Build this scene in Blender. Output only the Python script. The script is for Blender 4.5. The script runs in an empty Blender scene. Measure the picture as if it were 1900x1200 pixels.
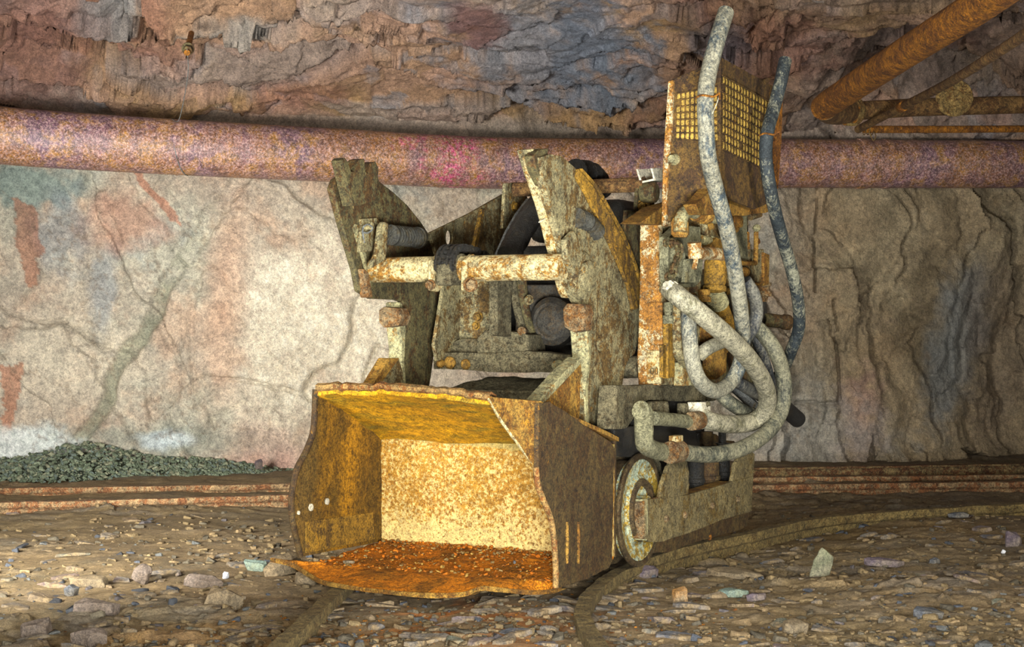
import bpy, bmesh, math, random
import numpy as np
from mathutils import Vector, Matrix, noise as mnoise

# ------------------------------------------------------------------ camera, light, exposure
sc = bpy.context.scene
COL = sc.collection
F = 3007.0
EYE = 0.75
cam_d = bpy.data.cameras.new('camera')
cam_d.sensor_width = 36.0
cam_d.lens = 36.0 * F / 1900.0
cam_d.clip_end = 200
cam = bpy.data.objects.new('camera', cam_d)
COL.objects.link(cam)
cam.location = (0, 0, EYE)
cam.rotation_euler = (math.pi / 2, 0, 0)
sc.camera = cam

w = bpy.data.worlds.new('mine_air')
sc.world = w
w.use_nodes = True
w.node_tree.nodes['Background'].inputs[0].default_value = (0.97, 0.96, 0.92, 1)
w.node_tree.nodes['Background'].inputs[1].default_value = 0.22


def area(name, loc, target, size, power, color=(1, 1, 1), spread=180):
    d = bpy.data.lights.new(name, 'AREA')
    d.shape = 'DISK'
    d.size = size
    d.energy = power
    d.color = color
    d.spread = math.radians(spread)
    o = bpy.data.objects.new(name, d)
    COL.objects.link(o)
    o.location = loc
    v = Vector(target) - Vector(loc)
    o.rotation_euler = v.to_track_quat('-Z', 'Y').to_euler()
    return o


area('key_lamp', (-2.0, 0.9, 1.5), (0.2, 5.2, 0.6), 1.1, 40, (1.0, 0.97, 0.92), 90)
area('side_lamp', (3.2, 2.2, 1.3), (0.6, 5.4, 0.5), 0.8, 32, (1.0, 0.95, 0.86), 90)
area('wall_lamp', (-1.9, 3.7, 0.55), (-0.95, 8.8, 0.9), 0.7, 92, (1.0, 0.98, 0.94), 85)
area('roof_lamp', (0.2, 1.6, 0.30), (0.2, 7.4, 2.2), 0.7, 120, (0.95, 0.97, 1.0), 110)

sc.view_settings.view_transform = 'Standard'
sc.view_settings.look = 'None'
sc.view_settings.exposure = 0.0
sc.view_settings.gamma = 1.0
sc.view_settings.use_curve_mapping = False


# ------------------------------------------------------------------ helpers
def lin(c):
    c = c / 255.0
    return c / 12.92 if c <= 0.04045 else ((c + 0.055) / 1.055) ** 2.4


def rgb(h):
    return (lin(int(h[0:2], 16)), lin(int(h[2:4], 16)), lin(int(h[4:6], 16)), 1.0)


def at(px, py, D):
    """point of the place seen at (px, py) of the photograph at distance D"""
    return Vector(((px - 950) / F * D, D, EYE - (py - 600) / F * D))


def ground(px, py, z=0.0):
    D = (EYE - z) * F / (py - 600)
    return Vector(((px - 950) / F * D, D, z))


def tag(o, label, cat, group=None, kind=None):
    o['label'] = label
    o['category'] = cat
    if group:
        o['group'] = group
    if kind:
        o['kind'] = kind
    return o


def struct(o):
    o['kind'] = 'structure'
    return o


def link_mesh(name, me, mat, parent=None):
    o = bpy.data.objects.new(name, me)
    if mat is not None:
        me.materials.append(mat)
    COL.objects.link(o)
    if parent is not None:
        o.parent = parent
    return o


def empty(name, loc=(0, 0, 0), rz=0):
    o = bpy.data.objects.new(name, None)
    o.empty_display_size = 0.1
    COL.objects.link(o)
    o.location = loc
    o.rotation_euler = (0, 0, rz)
    return o


# ---- numpy noise
def _hash(ix, iy, seed):
    h = (ix.astype(np.int64) * 374761393 + iy.astype(np.int64) * 668265263 + seed * 1442695041) & 0xffffffff
    h = ((h ^ (h >> 13)) * 1274126177) & 0xffffffff
    h = ((h ^ (h >> 16)) * 2246822519) & 0xffffffff
    h = h ^ (h >> 15)
    return (h & 0xffffff) / float(0x1000000)


def vnoise(x, y, seed=0):
    ix = np.floor(x); iy = np.floor(y)
    fx = x - ix; fy = y - iy
    fx = fx * fx * (3 - 2 * fx); fy = fy * fy * (3 - 2 * fy)
    a = _hash(ix, iy, seed); b = _hash(ix + 1, iy, seed)
    c = _hash(ix, iy + 1, seed); d = _hash(ix + 1, iy + 1, seed)
    return (a * (1 - fx) + b * fx) * (1 - fy) + (c * (1 - fx) + d * fx) * fy - 0.5


def fbm(x, y, seed=0, oct=5, gain=0.5):
    s = 0; a = 1.0; t = 0
    for i in range(oct):
        s = s + a * vnoise(x, y, seed + i * 17)
        t += a
        x = x * 2.03 + 7.1; y = y * 2.03 + 3.7
        a *= gain
    return s / t * 2


def facet(x, y, seed=0, tilt=1.0):
    """worley plates: every cell a tilted flat slab; returns height, edge distance, cell id"""
    ix = np.floor(x); iy = np.floor(y)
    d1 = np.full(x.shape, 1e9); d2 = np.full(x.shape, 1e9)
    h = np.zeros(x.shape); cid = np.zeros(x.shape)
    for i in (-1, 0, 1):
        for j in (-1, 0, 1):
            cx = ix + i; cy = iy + j
            jx = cx + _hash(cx, cy, seed); jy = cy + _hash(cx, cy, seed + 5)
            dx = x - jx; dy = y - jy
            d = dx * dx + dy * dy
            hh = (_hash(cx, cy, seed + 9) - 0.5) + tilt * (dx * (_hash(cx, cy, seed + 11) - 0.5) + dy * (_hash(cx, cy, seed + 13) - 0.5))
            near = d < d1
            d2 = np.where(near, d1, np.minimum(d2, d))
            h = np.where(near, hh, h)
            cid = np.where(near, _hash(cx, cy, seed + 21), cid)
            d1 = np.where(near, d, d1)
    return h, np.sqrt(d2) - np.sqrt(d1), cid


def sst(a, b, x):
    t = np.clip((x - a) / (b - a), 0, 1)
    return t * t * (3 - 2 * t)


def grid_mesh(name, V, colors=None, mat=None, flip=False):
    """V: (n, m, 3) array of points"""
    n, m = V.shape[:2]
    me = bpy.data.meshes.new(name)
    me.vertices.add(n * m)
    me.vertices.foreach_set('co', V.reshape(-1).astype(np.float32))
    i, j = np.meshgrid(np.arange(n - 1), np.arange(m - 1), indexing='ij')
    a = (i * m + j).ravel()
    q = np.stack([a, a + 1, a + m + 1, a + m], 1)
    if flip:
        q = q[:, ::-1]
    nq = len(q)
    me.loops.add(nq * 4)
    me.loops.foreach_set('vertex_index', q.reshape(-1).astype(np.int32))
    me.polygons.add(nq)
    me.polygons.foreach_set('loop_start', (np.arange(nq) * 4).astype(np.int32))
    me.update(calc_edges=True)
    if colors is not None:
        ca_ = me.color_attributes.new('tint', 'FLOAT_COLOR', 'POINT')
        c4 = np.ones((n * m, 4), np.float32)
        c4[:, :3] = colors.reshape(-1, 3)
        ca_.data.foreach_set('color', c4.reshape(-1))
    return link_mesh(name, me, mat)


# ------------------------------------------------------------------ materials
class NT:
    def __init__(s, name):
        s.m = bpy.data.materials.new(name)
        s.m.use_nodes = True
        s.t = s.m.node_tree
        s.b = s.t.nodes['Principled BSDF']
        s.out = s.t.nodes['Material Output']

    def n(s, typ, **kw):
        x = s.t.nodes.new(typ)
        for k, v in kw.items():
            if isinstance(k, str) and k.startswith('i_'):
                x.inputs[k[2:].replace('_', ' ')].default_value = v
            else:
                setattr(x, k, v)
        return x

    def l(s, a, b):
        s.t.links.new(a, b)

    def coords(s, scale=(1, 1, 1), src='Object'):
        tc = s.n('ShaderNodeTexCoord')
        mp = s.n('ShaderNodeMapping')
        mp.inputs['Scale'].default_value = scale
        s.l(tc.outputs[src], mp.inputs[0])
        return mp.outputs[0]

    def noise(s, vec, scale, detail=6, rough=0.6, dist=0.0):
        x = s.n('ShaderNodeTexNoise')
        x.inputs['Scale'].default_value = scale
        x.inputs['Detail'].default_value = detail
        x.inputs['Roughness'].default_value = rough
        x.inputs['Distortion'].default_value = dist
        s.l(vec, x.inputs['Vector'])
        return x.outputs['Fac']

    def ramp(s, fac, stops, interp='LINEAR'):
        x = s.n('ShaderNodeValToRGB')
        cr = x.color_ramp
        cr.interpolation = interp
        while len(cr.elements) < len(stops):
            cr.elements.new(0.5)
        for e, (p, c) in zip(cr.elements, stops):
            e.position = p
            e.color = c if isinstance(c, tuple) else rgb(c)
        s.l(fac, x.inputs[0])
        return x.outputs[0]

    def mask(s, fac, a, b):
        x = s.n('ShaderNodeMapRange')
        x.inputs[1].default_value = a
        x.inputs[2].default_value = b
        x.clamp = True
        s.l(fac, x.inputs[0])
        return x.outputs[0]

    def mix(s, fac, a, b, mode='MIX'):
        x = s.n('ShaderNodeMix', data_type='RGBA', blend_type=mode)
        if isinstance(fac, float):
            x.inputs[0].default_value = fac
        else:
            s.l(fac, x.inputs[0])
        for sock, v in ((x.inputs[6], a), (x.inputs[7], b)):
            if isinstance(v, str):
                sock.default_value = rgb(v)
            elif isinstance(v, tuple):
                sock.default_value = v
            else:
                s.l(v, sock)
        return x.outputs[2]

    def math(s, op, a, b):
        x = s.n('ShaderNodeMath', operation=op)
        for sock, v in ((x.inputs[0], a), (x.inputs[1], b)):
            if isinstance(v, (int, float)):
                sock.default_value = v
            else:
                s.l(v, sock)
        return x.outputs[0]

    def grit(s, c, v, amt=1.0, lo=0.28, hi=1.75, k=1.0):
        a = s.noise(v, 38 * k, 4, 0.7); b = s.noise(v, 120 * k, 4, 0.75); d = s.noise(v, 280 * k, 2, 0.7)
        f = s.math('ADD', s.math('ADD', s.math('MULTIPLY', a, 0.30), s.math('MULTIPLY', b, 0.40)), s.math('MULTIPLY', d, 0.30))
        r = s.ramp(f, [(0.42, (lo, lo, lo, 1)), (0.5, (0.95, 0.94, 0.92, 1)), (0.58, (hi, hi * 0.98, hi * 0.92, 1))])
        return s.mix(float(amt), c, r, 'MULTIPLY'), f

    def bump(s, h, strength, dist, prev=None):
        x = s.n('ShaderNodeBump')
        x.inputs['Strength'].default_value = strength
        x.inputs['Distance'].default_value = dist
        s.l(h, x.inputs['Height'])
        if prev is not None:
            s.l(prev, x.inputs['Normal'])
        return x.outputs[0]

    def finish(s, color, normal=None, rough=0.8, metal=0.0, spec=0.3):
        s.l(color, s.b.inputs['Base Color'])
        if isinstance(rough, float):
            s.b.inputs['Roughness'].default_value = rough
        else:
            s.l(rough, s.b.inputs['Roughness'])
        s.b.inputs['Metallic'].default_value = metal
        s.b.inputs['Specular IOR Level'].default_value = spec
        if normal is not None:
            s.l(normal, s.b.inputs['Normal'])
        return s.m


def rock_mat(name, grain=1.0, bump=1.0, aniso=(1, 1, 1)):
    t = NT(name)
    at_ = t.n('ShaderNodeAttribute', attribute_name='tint')
    v = t.coords(aniso)
    n1 = t.noise(v, 9 * grain, 9, 0.68, 0.6)
    n2 = t.noise(v, 46 * grain, 7, 0.7, 0.3)
    n3 = t.noise(v, 150 * grain, 4, 0.7)
    c = t.mix(0.45, at_.outputs['Color'], t.ramp(n1, [(0.30, (0.30, 0.29, 0.28, 1)), (0.5, (0.52, 0.51, 0.50, 1)), (0.72, (0.86, 0.83, 0.80, 1))]), 'OVERLAY')
    c = t.mix(0.40, c, t.ramp(n2, [(0.32, (0.22, 0.23, 0.25, 1)), (0.52, (0.52, 0.51, 0.5, 1)), (0.68, (0.78, 0.76, 0.72, 1))]), 'OVERLAY')
    c, gf_ = t.grit(c, v, 0.6, 0.4, 1.55, grain * 0.8)
    vo = t.n('ShaderNodeTexVoronoi', feature='DISTANCE_TO_EDGE')
    vo.inputs['Scale'].default_value = 7 * grain
    wv = t.n('ShaderNodeMix', data_type='VECTOR')
    nn = t.n('ShaderNodeTexNoise'); nn.inputs['Scale'].default_value = 6 * grain; nn.inputs['Detail'].default_value = 6
    t.l(v, nn.inputs['Vector'])
    wv.inputs[0].default_value = 0.22
    t.l(v, wv.inputs[4]); t.l(nn.outputs['Color'], wv.inputs[5])
    t.l(wv.outputs[1], vo.inputs['Vector'])
    crack = t.mask(vo.outputs['Distance'], 0.0, 0.035)
    nb = t.bump(crack, 0.35 * bump, 0.010)
    nb = t.bump(n1, 0.8 * bump, 0.045, nb)
    nb = t.bump(n2, 0.8 * bump, 0.012, nb)
    nb = t.bump(gf_, 0.8 * bump, 0.010, nb)
    return t.finish(c, nb, 0.82, 0, 0.25)


M = {}
M['rock'] = rock_mat('layered_rock', 1.0, 0.9)
M['roof_rock'] = rock_mat('broken_roof_rock', 1.1, 1.2)
M['floor_rock'] = rock_mat('muddy_shale_floor', 2.0, 1.0)

# ------------------------------------------------------------------ setting: wall and roof
WALL0, WALLS = 9.08, 0.237


def wall_depth(X):
    return WALL0 + WALLS * X


def to_px(P):
    D = P[..., 1]
    return 950 + F * P[..., 0] / D, 600 - F * (P[..., 2] - EYE) / D


def col3(h):
    return np.array(rgb(h)[:3])


def blend(c, m, h):
    m = np.clip(m, 0, 1)[..., None]
    return c * (1 - m) + col3(h) * m


def blob(u, v, cu, cv, ru, rv, rot=0.0, soft=0.5, warp=None):
    c, s = math.cos(rot), math.sin(rot)
    du = u - cu; dv = v - cv
    a = (du * c + dv * s) / ru; b = (-du * s + dv * c) / rv
    r = np.sqrt(a * a + b * b)
    if warp is not None:
        r = r + warp
    return 1 - sst(1 - soft, 1 + soft * 0.4, r)


def poly_mask(u, v, pts):
    ins = np.zeros(u.shape, bool)
    n = len(pts)
    for i in range(n):
        x1, y1 = pts[i]; x2, y2 = pts[(i + 1) % n]
        if y1 == y2:
            continue
        cond = ((y1 > v) != (y2 > v)) & (u < (x2 - x1) * (v - y1) / (y2 - y1) + x1)
        ins ^= cond
    return ins.astype(float)


def band(u, v, pts, wd):
    """distance mask to a polyline, wd half width"""
    best = np.full(u.shape, 1e9)
    for (x1, y1), (x2, y2) in zip(pts[:-1], pts[1:]):
        L2 = (x2 - x1) ** 2 + (y2 - y1) ** 2
        t = np.clip(((u - x1) * (x2 - x1) + (v - y1) * (y2 - y1)) / L2, 0, 1)
        d = np.hypot(u - x1 - t * (x2 - x1), v - y1 - t * (y2 - y1))
        best = np.minimum(best, d)
    return 1 - sst(wd * 0.5, wd * 1.3, best)


def build_rock_shell():
    xs = np.concatenate([np.arange(-6.0, -3.1, 0.05), np.arange(-3.1, 3.7, 0.0115), np.arange(3.7, 7.0, 0.05)])
    prof = [(0.0, -0.25), (0.0, 0.0), (0.03, 0.5), (0.02, 1.0), (0.0, 1.5), (0.0, 1.80), (0.05, 1.90), (0.22, 1.96),
            (0.8, 2.10), (1.7, 2.30), (2.6, 2.48), (4.0, 2.66), (6.5, 2.75), (9.5, 2.7)]
    seg = [0]
    for a, b in zip(prof[:-1], prof[1:]):
        seg.append(seg[-1] + math.hypot(b[0] - a[0], b[1] - a[1]))
    seg = np.array(seg)
    lip = seg[6]
    ss = np.concatenate([np.arange(0, lip + 1.9, 0.0115), np.arange(lip + 1.9, seg[-1], 0.06)])
    off = np.interp(ss, seg, [p[0] for p in prof]); zz = np.interp(ss, seg, [p[1] for p in prof])
    # soften the profile
    k = 5
    X, S = np.meshgrid(xs, ss, indexing='ij')
    OFF = np.broadcast_to(off, X.shape); Z = np.broadcast_to(zz, X.shape)
    P = np.stack([X, wall_depth(X) - OFF, Z], -1)
    U, V = to_px(P)
    isroof = sst(lip - 0.12, lip + 0.10, S)
    # outward direction: towards the tunnel
    dz = np.gradient(zz, ss); do = np.gradient(off, ss)
    nrm = np.stack([np.zeros_like(dz), -dz, -do], -1)
    nrm /= np.linalg.norm(nrm, axis=1)[:, None]
    N = np.broadcast_to(nrm, P.shape)
    warpx = fbm(X * 1.3, S * 1.3, 3) ; warpy = fbm(X * 1.3, S * 1.3, 33)
    wx = X + 0.35 * warpx; wy = S + 0.35 * warpy
    # wall: big smooth slabs left, tall ragged strata right
    right = sst(1.15, 1.7, X)
    h1, e1, id1 = facet(wx * 0.9 + wy * 0.25, wy * 0.8, 1, 0.8)
    h2, e2, id2 = facet(wx * 2.4 + wy * 0.9, wy * 1.3 - wx * 0.3, 2, 1.2)
    h3, e3, id3 = facet(wx * 7, wy * 5, 4, 1.4)
    fb = fbm(X * 2.5, S * 2.5, 5, 7, 0.55)
    h4, e4, id4 = facet(wx * 17, wy * 13, 6, 1.4)
    rg = sst(-0.15, 0.35, fbm(X * 1.1 + 5, S * 1.1, 7, 4))
    hw = 0.055 * h1 + 0.030 * h2 + (0.006 + 0.012 * rg) * h3 + 0.007 * rg * h4 + 0.034 * fb
    for e_, d_, w_ in ((e1, 0.035, 0.035), (e2, 0.020, 0.05)):
        hw = hw - d_ * (1 - sst(0.0, w_, e_)) * sst(-0.3, 0.3, fbm(X * 1.6 + d_ * 90, S * 1.6, 8, 3))
    hr1, er1, ir1 = facet(wx * 2.6 + wy * 0.5, wy * 0.9, 41, 1.5)
    hr2, er2, ir2 = facet(wx * 7.5 + wy * 1.6, wy * 1.6, 42, 1.6)
    hr3, er3, ir3 = facet(wx * 16, wy * 8, 43, 1.5)
    hr = 0.16 * hr1 + 0.05 * hr2 + 0.014 * hr3 + 0.03 * fb
    # roof: broken, gently bedded plates
    g1, q1, r1 = facet(wx * 1.4, wy * 3.0 + wx * 0.3, 51, 1.6)
    g2, q2, r2 = facet(wx * 3.4, wy * 6.5, 52, 1.8)
    g3, q3, r3 = facet(wx * 9 + wy, wy * 15, 53, 1.8)
    g4, q4, r4 = facet(wx * 22, wy * 30, 54, 1.6)
    ho = 0.13 * g1 + 0.055 * g2 + 0.022 * g3 + 0.008 * g4 + 0.045 * fb
    calm = np.clip(fbm(X * 0.9 + 3, S * 0.9, 61, 3) * 1.6 + 0.55, 0.15, 1)
    hwall = hw * (1 - right) + hr * right
    # diagonal gully and toe of the wall
    GU = U + 26 * fbm(X * 3, S * 3, 301, 6, 0.65); GV = V + 14 * fbm(X * 5, S * 5, 302, 5)
    gully = band(GU, GV, [(470, 300), (380, 430), (305, 535), (240, 640), (190, 760), (120, 850)], 17)
    side = np.clip(((GU - 455) * 0.85 + (GV - 330) * 0.5) / 60, -1, 1)
    hwall = hwall - 0.035 * gully + 0.035 * side * blob(U, V, 310, 580, 300, 330, 0, 0.7) - 0.02 * band(GU, GV, [(372, 480), (362, 640), (368, 730), (400, 790)], 6)
    for pts in ([(1515, 350), (1508, 540)], [(1540, 560), (1552, 660), (1556, 745), (1480, 750)], [(700, 640), (676, 700), (682, 730)]):
        hwall = hwall - 0.05 * band(U, V, pts, 4)
    hwall = hwall + 0.10 * (1 - sst(-0.1, 0.28, Z)) * (0.6 + 0.5 * fbm(X * 1.4, X * 0, 71, 4))
    # lip hangs unevenly
    lipn = fbm(X * 1.1, X * 0 + 2, 81, 6, 0.6)
    lipm = np.exp(-((S - lip) / 0.22) ** 2)
    h = hwall * (1 - isroof) + ho * isroof * (0.5 + calm)
    h = h + lipm * (0.05 + 0.10 * lipn)
    # a recess in the roof on the right where the pipes run
    rec = blob(U, V, 1800, 130, 330, 95, -0.25, 0.5, 0.4 * fb)
    h = h - 0.28 * rec * isroof
    keep = sst(1.50, 1.66, Z) * (1 - sst(lip, lip + .1, S))
    h = np.where(h > 0.05, 0.05 + (h - 0.05) * (1 - 0.8 * keep), h)
    P = P + N * h[..., None]
    # ---------------- colour of the stone, with lip and recess shade painted in
    n1 = fbm(X * 1.7, S * 1.7, 91, 5); n2 = fbm(X * 4, S * 4, 92, 6, 0.6); n3 = fbm(X * 11, S * 11, 93, 5, 0.6)
    n4 = fbm(X * 2.3 + 9, S * 2.3, 94, 6, 0.6)
    c = np.zeros(P.shape) + col3('a69a89')
    c = blend(c, 0.8 * sst(-0.1, 0.5, n4), 'a9a897')
    c = blend(c, 0.45 * sst(0.1, 0.6, n2 + 0.4 * n3), 'ab8a70')
    c = blend(c, 0.5 * sst(0.15, 0.5, -n2 + 0.3 * n3), '8f9590')
    # lower left: pale, with orange and blue green stains
    wv = 0.55 * n2 + 0.45 * n3
    c = blend(c, 0.85 * blob(U, V, 590, 620, 230, 230, 0, 0.6, wv), 'd6ccb6')
    c = blend(c, 0.6 * blob(U, V, 130, 670, 150, 120, 0, 0.5, wv), 'bdb19c')
    c = blend(c, 0.8 * blob(U, V, 60, 345, 120, 45, 0.1, 0.4, wv), '6f827c')
    c = blend(c, 0.5 * blob(U, V, 110, 420, 55, 95, 0.1, 0.5, wv), '7f878c')
    c = blend(c, 0.5 * blob(U, V, 185, 540, 30, 80, 0.1, 0.5, wv), '7d8a92')
    c = blend(c, 0.5 * blob(U, V, 225, 400, 85, 60, 0.2, 0.8, wv * 1.3), 'b0745a')
    c = blend(c, 0.5 * blob(U, V, 420, 560, 50, 230, 0.1, 0.8, wv * 1.3), 'b08468')
    c = blend(c, 0.5 * blob(U, V, 500, 850, 120, 60, 0.1, 0.8, wv * 1.3), 'b98478')
    c = blend(c, 0.62 * poly_mask(U + 14 * n3, V + 20 * n2, [(14, 370), (62, 385), (66, 440), (78, 460), (62, 480), (68, 535), (44, 538), (24, 430)]), '925a3e')
    c = blend(c, 0.6 * poly_mask(U + 12 * n3, V + 16 * n2, [(240, 322), (262, 325), (330, 395), (338, 415), (320, 405)]), 'a05f42')
    c = blend(c, 0.6 * poly_mask(U + 14 * n3, V + 20 * n2, [(0, 672), (45, 670), (20, 780), (10, 830), (0, 800)]), 'a5623f')
    c = blend(c, 0.65 * gully * sst(0.0, 0.9, 0.8 * n3 + (V - 430) / 200), '727863')
    c = blend(c, 0.6 * blob(U, V, 300, 815, 260, 32, 0.05, 0.6, wv), '7f877b')
    c = blend(c, 0.85 * blob(U, V, 60, 830, 110, 45, -0.1, 0.5, wv * 1.4), 'c9d0cc')
    c = blend(c, 0.8 * blob(U, V, 300, 815, 60, 18, 0.0, 0.5, wv), 'b9c4c6')
    # right: brown and dark slate
    c = blend(c, 0.75 * sst(1380, 1560, U) * sst(310, 360, V), '83714f')
    strat = sst(-0.1, 0.35, fbm(wx * 6 + wy * 1.2, wy * 0.9, 95, 5))
    c = blend(c, 0.7 * sst(1600, 1720, U + 60 * n2) * strat * sst(310, 360, V), '5b4f3a')
    c = blend(c, 0.7 * blob(U, V, 1770, 640, 55, 160, 0.25, 0.6, wv), '6f7474')
    c = blend(c, 0.5 * blob(U, V, 1850, 640, 70, 200, 0.1, 0.6, wv), '6b5b4c')
    c = blend(c, 0.5 * blob(U, V, 1590, 760, 45, 120, 0.1, 0.8, wv * 1.6), 'a07a70')
    c = blend(c, 0.6 * blob(U, V, 1500, 790, 160, 80, 0.1, 0.8, wv * 1.6), '93938c')
    # roof colours
    rc = np.zeros(P.shape) + col3('97795f')
    rc = blend(rc, 0.75 * sst(0.0, 0.35, n4), 'a08259')
    rc = blend(rc, 0.6 * sst(0.45, 0.9, r1), '8d8580')
    rc = blend(rc, 0.55 * sst(0.6, 0.95, r2), 'ab8a78')
    rc = blend(rc, 0.6 * sst(0.7, 1.0, r3) * sst(-0.2, 0.3, n2), '7b7f85')
    rc = blend(rc, 0.5 * sst(0.1, 0.5, -n1 + 0.4 * n2), '8a5a4c')
    rc = blend(rc, 0.9 * blob(U, V, 980, 90, 210, 95, 0.15, 0.6, wv * 1.5), '7f8187')
    rc = blend(rc, 0.85 * blob(U, V, 1110, 60, 90, 110, 0.5, 0.6, wv * 1.6), '6b7481')
    rc = blend(rc, 0.7 * blob(U, V, 1180, 130, 60, 80, 0.5, 0.6, wv * 1.6), '707a86')
    rc = blend(rc, 0.8 * blob(U, V, 885, 35, 60, 55, 0.1, 0.5, wv), '7a544c')
    rc = blend(rc, 0.7 * blob(U, V, 200, 40, 60, 50, 0.1, 0.5, wv * 1.5), '8b8d8c')
    rc = blend(rc, 0.75 * blob(U, V, 60, 100, 120, 110, 0.1, 0.6, wv), '7d5a50')
    rc = blend(rc, 0.7 * blob(U, V, 420, 20, 150, 18, 0.0, 0.6, wv), '8b8d88')
    rc = blend(rc, 0.7 * blob(U, V, 1330, 60, 70, 55, 0.0, 0.6, wv), '5e5f69')
    rc = blend(rc, 0.6 * blob(U, V, 1750, 140, 260, 100, -0.2, 0.7, wv), '6d635d')  # shade of the deep pipe recess painted darker into the roof
    rm = sst(lip - 0.10, lip + 0.03, S + 0.05 * n2)[..., None]
    c = c * (1 - rm) + rc * rm
    # band just under the lip: soft shadow of the pipe painted into the rock
    mb = sst(lip - 0.35, lip - 0.22, S) * (1 - sst(lip - 0.04, lip + 0.02, S + 0.04 * n2))
    c = blend(c, 0.8 * mb, '827468')
    vein = np.zeros(U.shape)
    for k_ in range(4):
        q_ = np.abs(fbm(X * 1.1 + 11 * k_, S * 1.1, 400 + k_, 6, 0.62))
        vein = np.maximum(vein, (1 - sst(0.0, 0.012, q_)) * sst(0.0, 0.25, fbm(X * 1.3, S * 1.3, 420 + k_, 3)))
    c = blend(c, 0.55 * vein * (1 - rm[..., 0]), '7a6a58')
    c = c * (1 + 0.18 * n3[..., None])
    jl = int(np.searchsorted(ss, lip))
    a = grid_mesh('wall_back', P[:, :jl + 1], np.clip(c[:, :jl + 1], 0.01, 0.9), M['rock'], True)
    b = grid_mesh('ceiling', P[:, jl:], np.clip(c[:, jl:], 0.01, 0.9), M['roof_rock'], True)
    struct(a); struct(b)


build_rock_shell()


# ------------------------------------------------------------------ setting: floor
FLOORZ = -0.055


def floor_h(X, Y):
    h1, e1, i1 = facet(X * 3.0 + 0.3 * Y, Y * 4.5, 101, 1.2)
    h2, e2, i2 = facet(X * 8 + 0.6 * Y, Y * 13, 102, 1.6)
    h3, e3, i3 = facet(X * 20, Y * 32, 103, 1.6)
    n = fbm(X * 1.2, Y * 1.2, 104, 5)
    n2 = fbm(X * 5, Y * 5, 105, 5, 0.6)
    rough = np.clip(0.5 + 1.4 * fbm(X * 0.8 + 4, Y * 0.8, 106, 3), 0.12, 1.2)
    h = 0.035 * n + 0.014 * n2 + rough * (0.020 * h1 + 0.018 * h2 + 0.008 * h3)
    # step down to the floor in front of the wall-side track
    D = Y - WALLS * X
    h = h + 0.012 * sst(6.9, 7.3, D)
    # the bed of the curved track is trodden flat
    return h, n, n2, i1, i2, i3, rough


def build_floor():
    xs = np.concatenate([np.arange(-7, -2.8, 0.06), np.arange(-2.8, 3.4, 0.0125), np.arange(3.4, 8, 0.06)])
    ys = np.concatenate([np.arange(-1.0, 3.5, 0.06), np.arange(3.5, 6.2, 0.0115), np.arange(6.2, 8.2, 0.02), np.arange(8.2, 11.5, 0.05)])
    X, Y = np.meshgrid(xs, ys, indexing='ij')
    h, n, n2, i1, i2, i3, rough = floor_h(X, Y)
    Z = FLOORZ + h
    P = np.stack([X, Y, Z], -1)
    n3 = fbm(X * 9, Y * 9, 111, 5, 0.6)
    c = np.zeros(P.shape) + col3('8c7a58')
    c = blend(c, 0.8 * sst(-0.2, 0.4, n), '98825f')
    c = blend(c, 0.7 * sst(0.1, 0.5, n2), '756850')
    c = blend(c, 0.6 * sst(0.55, 0.9, i2) * np.clip(rough, 0, 1), '8a8378')
    c = blend(c, 0.4 * sst(0.7, 0.95, i3) * np.clip(rough, 0, 1), '706c62')
    c = blend(c, 0.5 * sst(0.8, 0.95, i1) * np.clip(rough, 0, 1), '7d7f74')
    c = blend(c, 0.5 * sst(1.0, 2.2, X), '74695a')
    # rust dust fallen round the bucket
    dust = blob(X, Y, -0.12, 4.25, 0.50, 0.55, 0.2, 0.7, 0.6 * n2 + 0.5 * n3) * sst(0.0, 0.35, n3 + 0.3 * n2)
    c = blend(c, 0.75 * dust, 'b0651c')
    c = blend(c, 0.6 * blob(X, Y, -0.75, 4.1, 0.5, 0.25, 0.2, 0.7, 0.6 * n2 + 0.5 * n3), '94703f')
    c = blend(c, 0.6 * blob(X, Y, 1.1, 6.2, 1.3, 0.45, 0.2, 0.7, 0.6 * n2), '7b653a')
    c = c * (1 + 0.25 * n3[..., None])
    o = grid_mesh('floor', P, np.clip(c, 0.01, 0.9), M['floor_rock'], False)
    struct(o)


build_floor()


def floor_z(x, y):
    return FLOORZ + float(floor_h(np.array([[x]]), np.array([[y]]))[0][0, 0])


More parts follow.
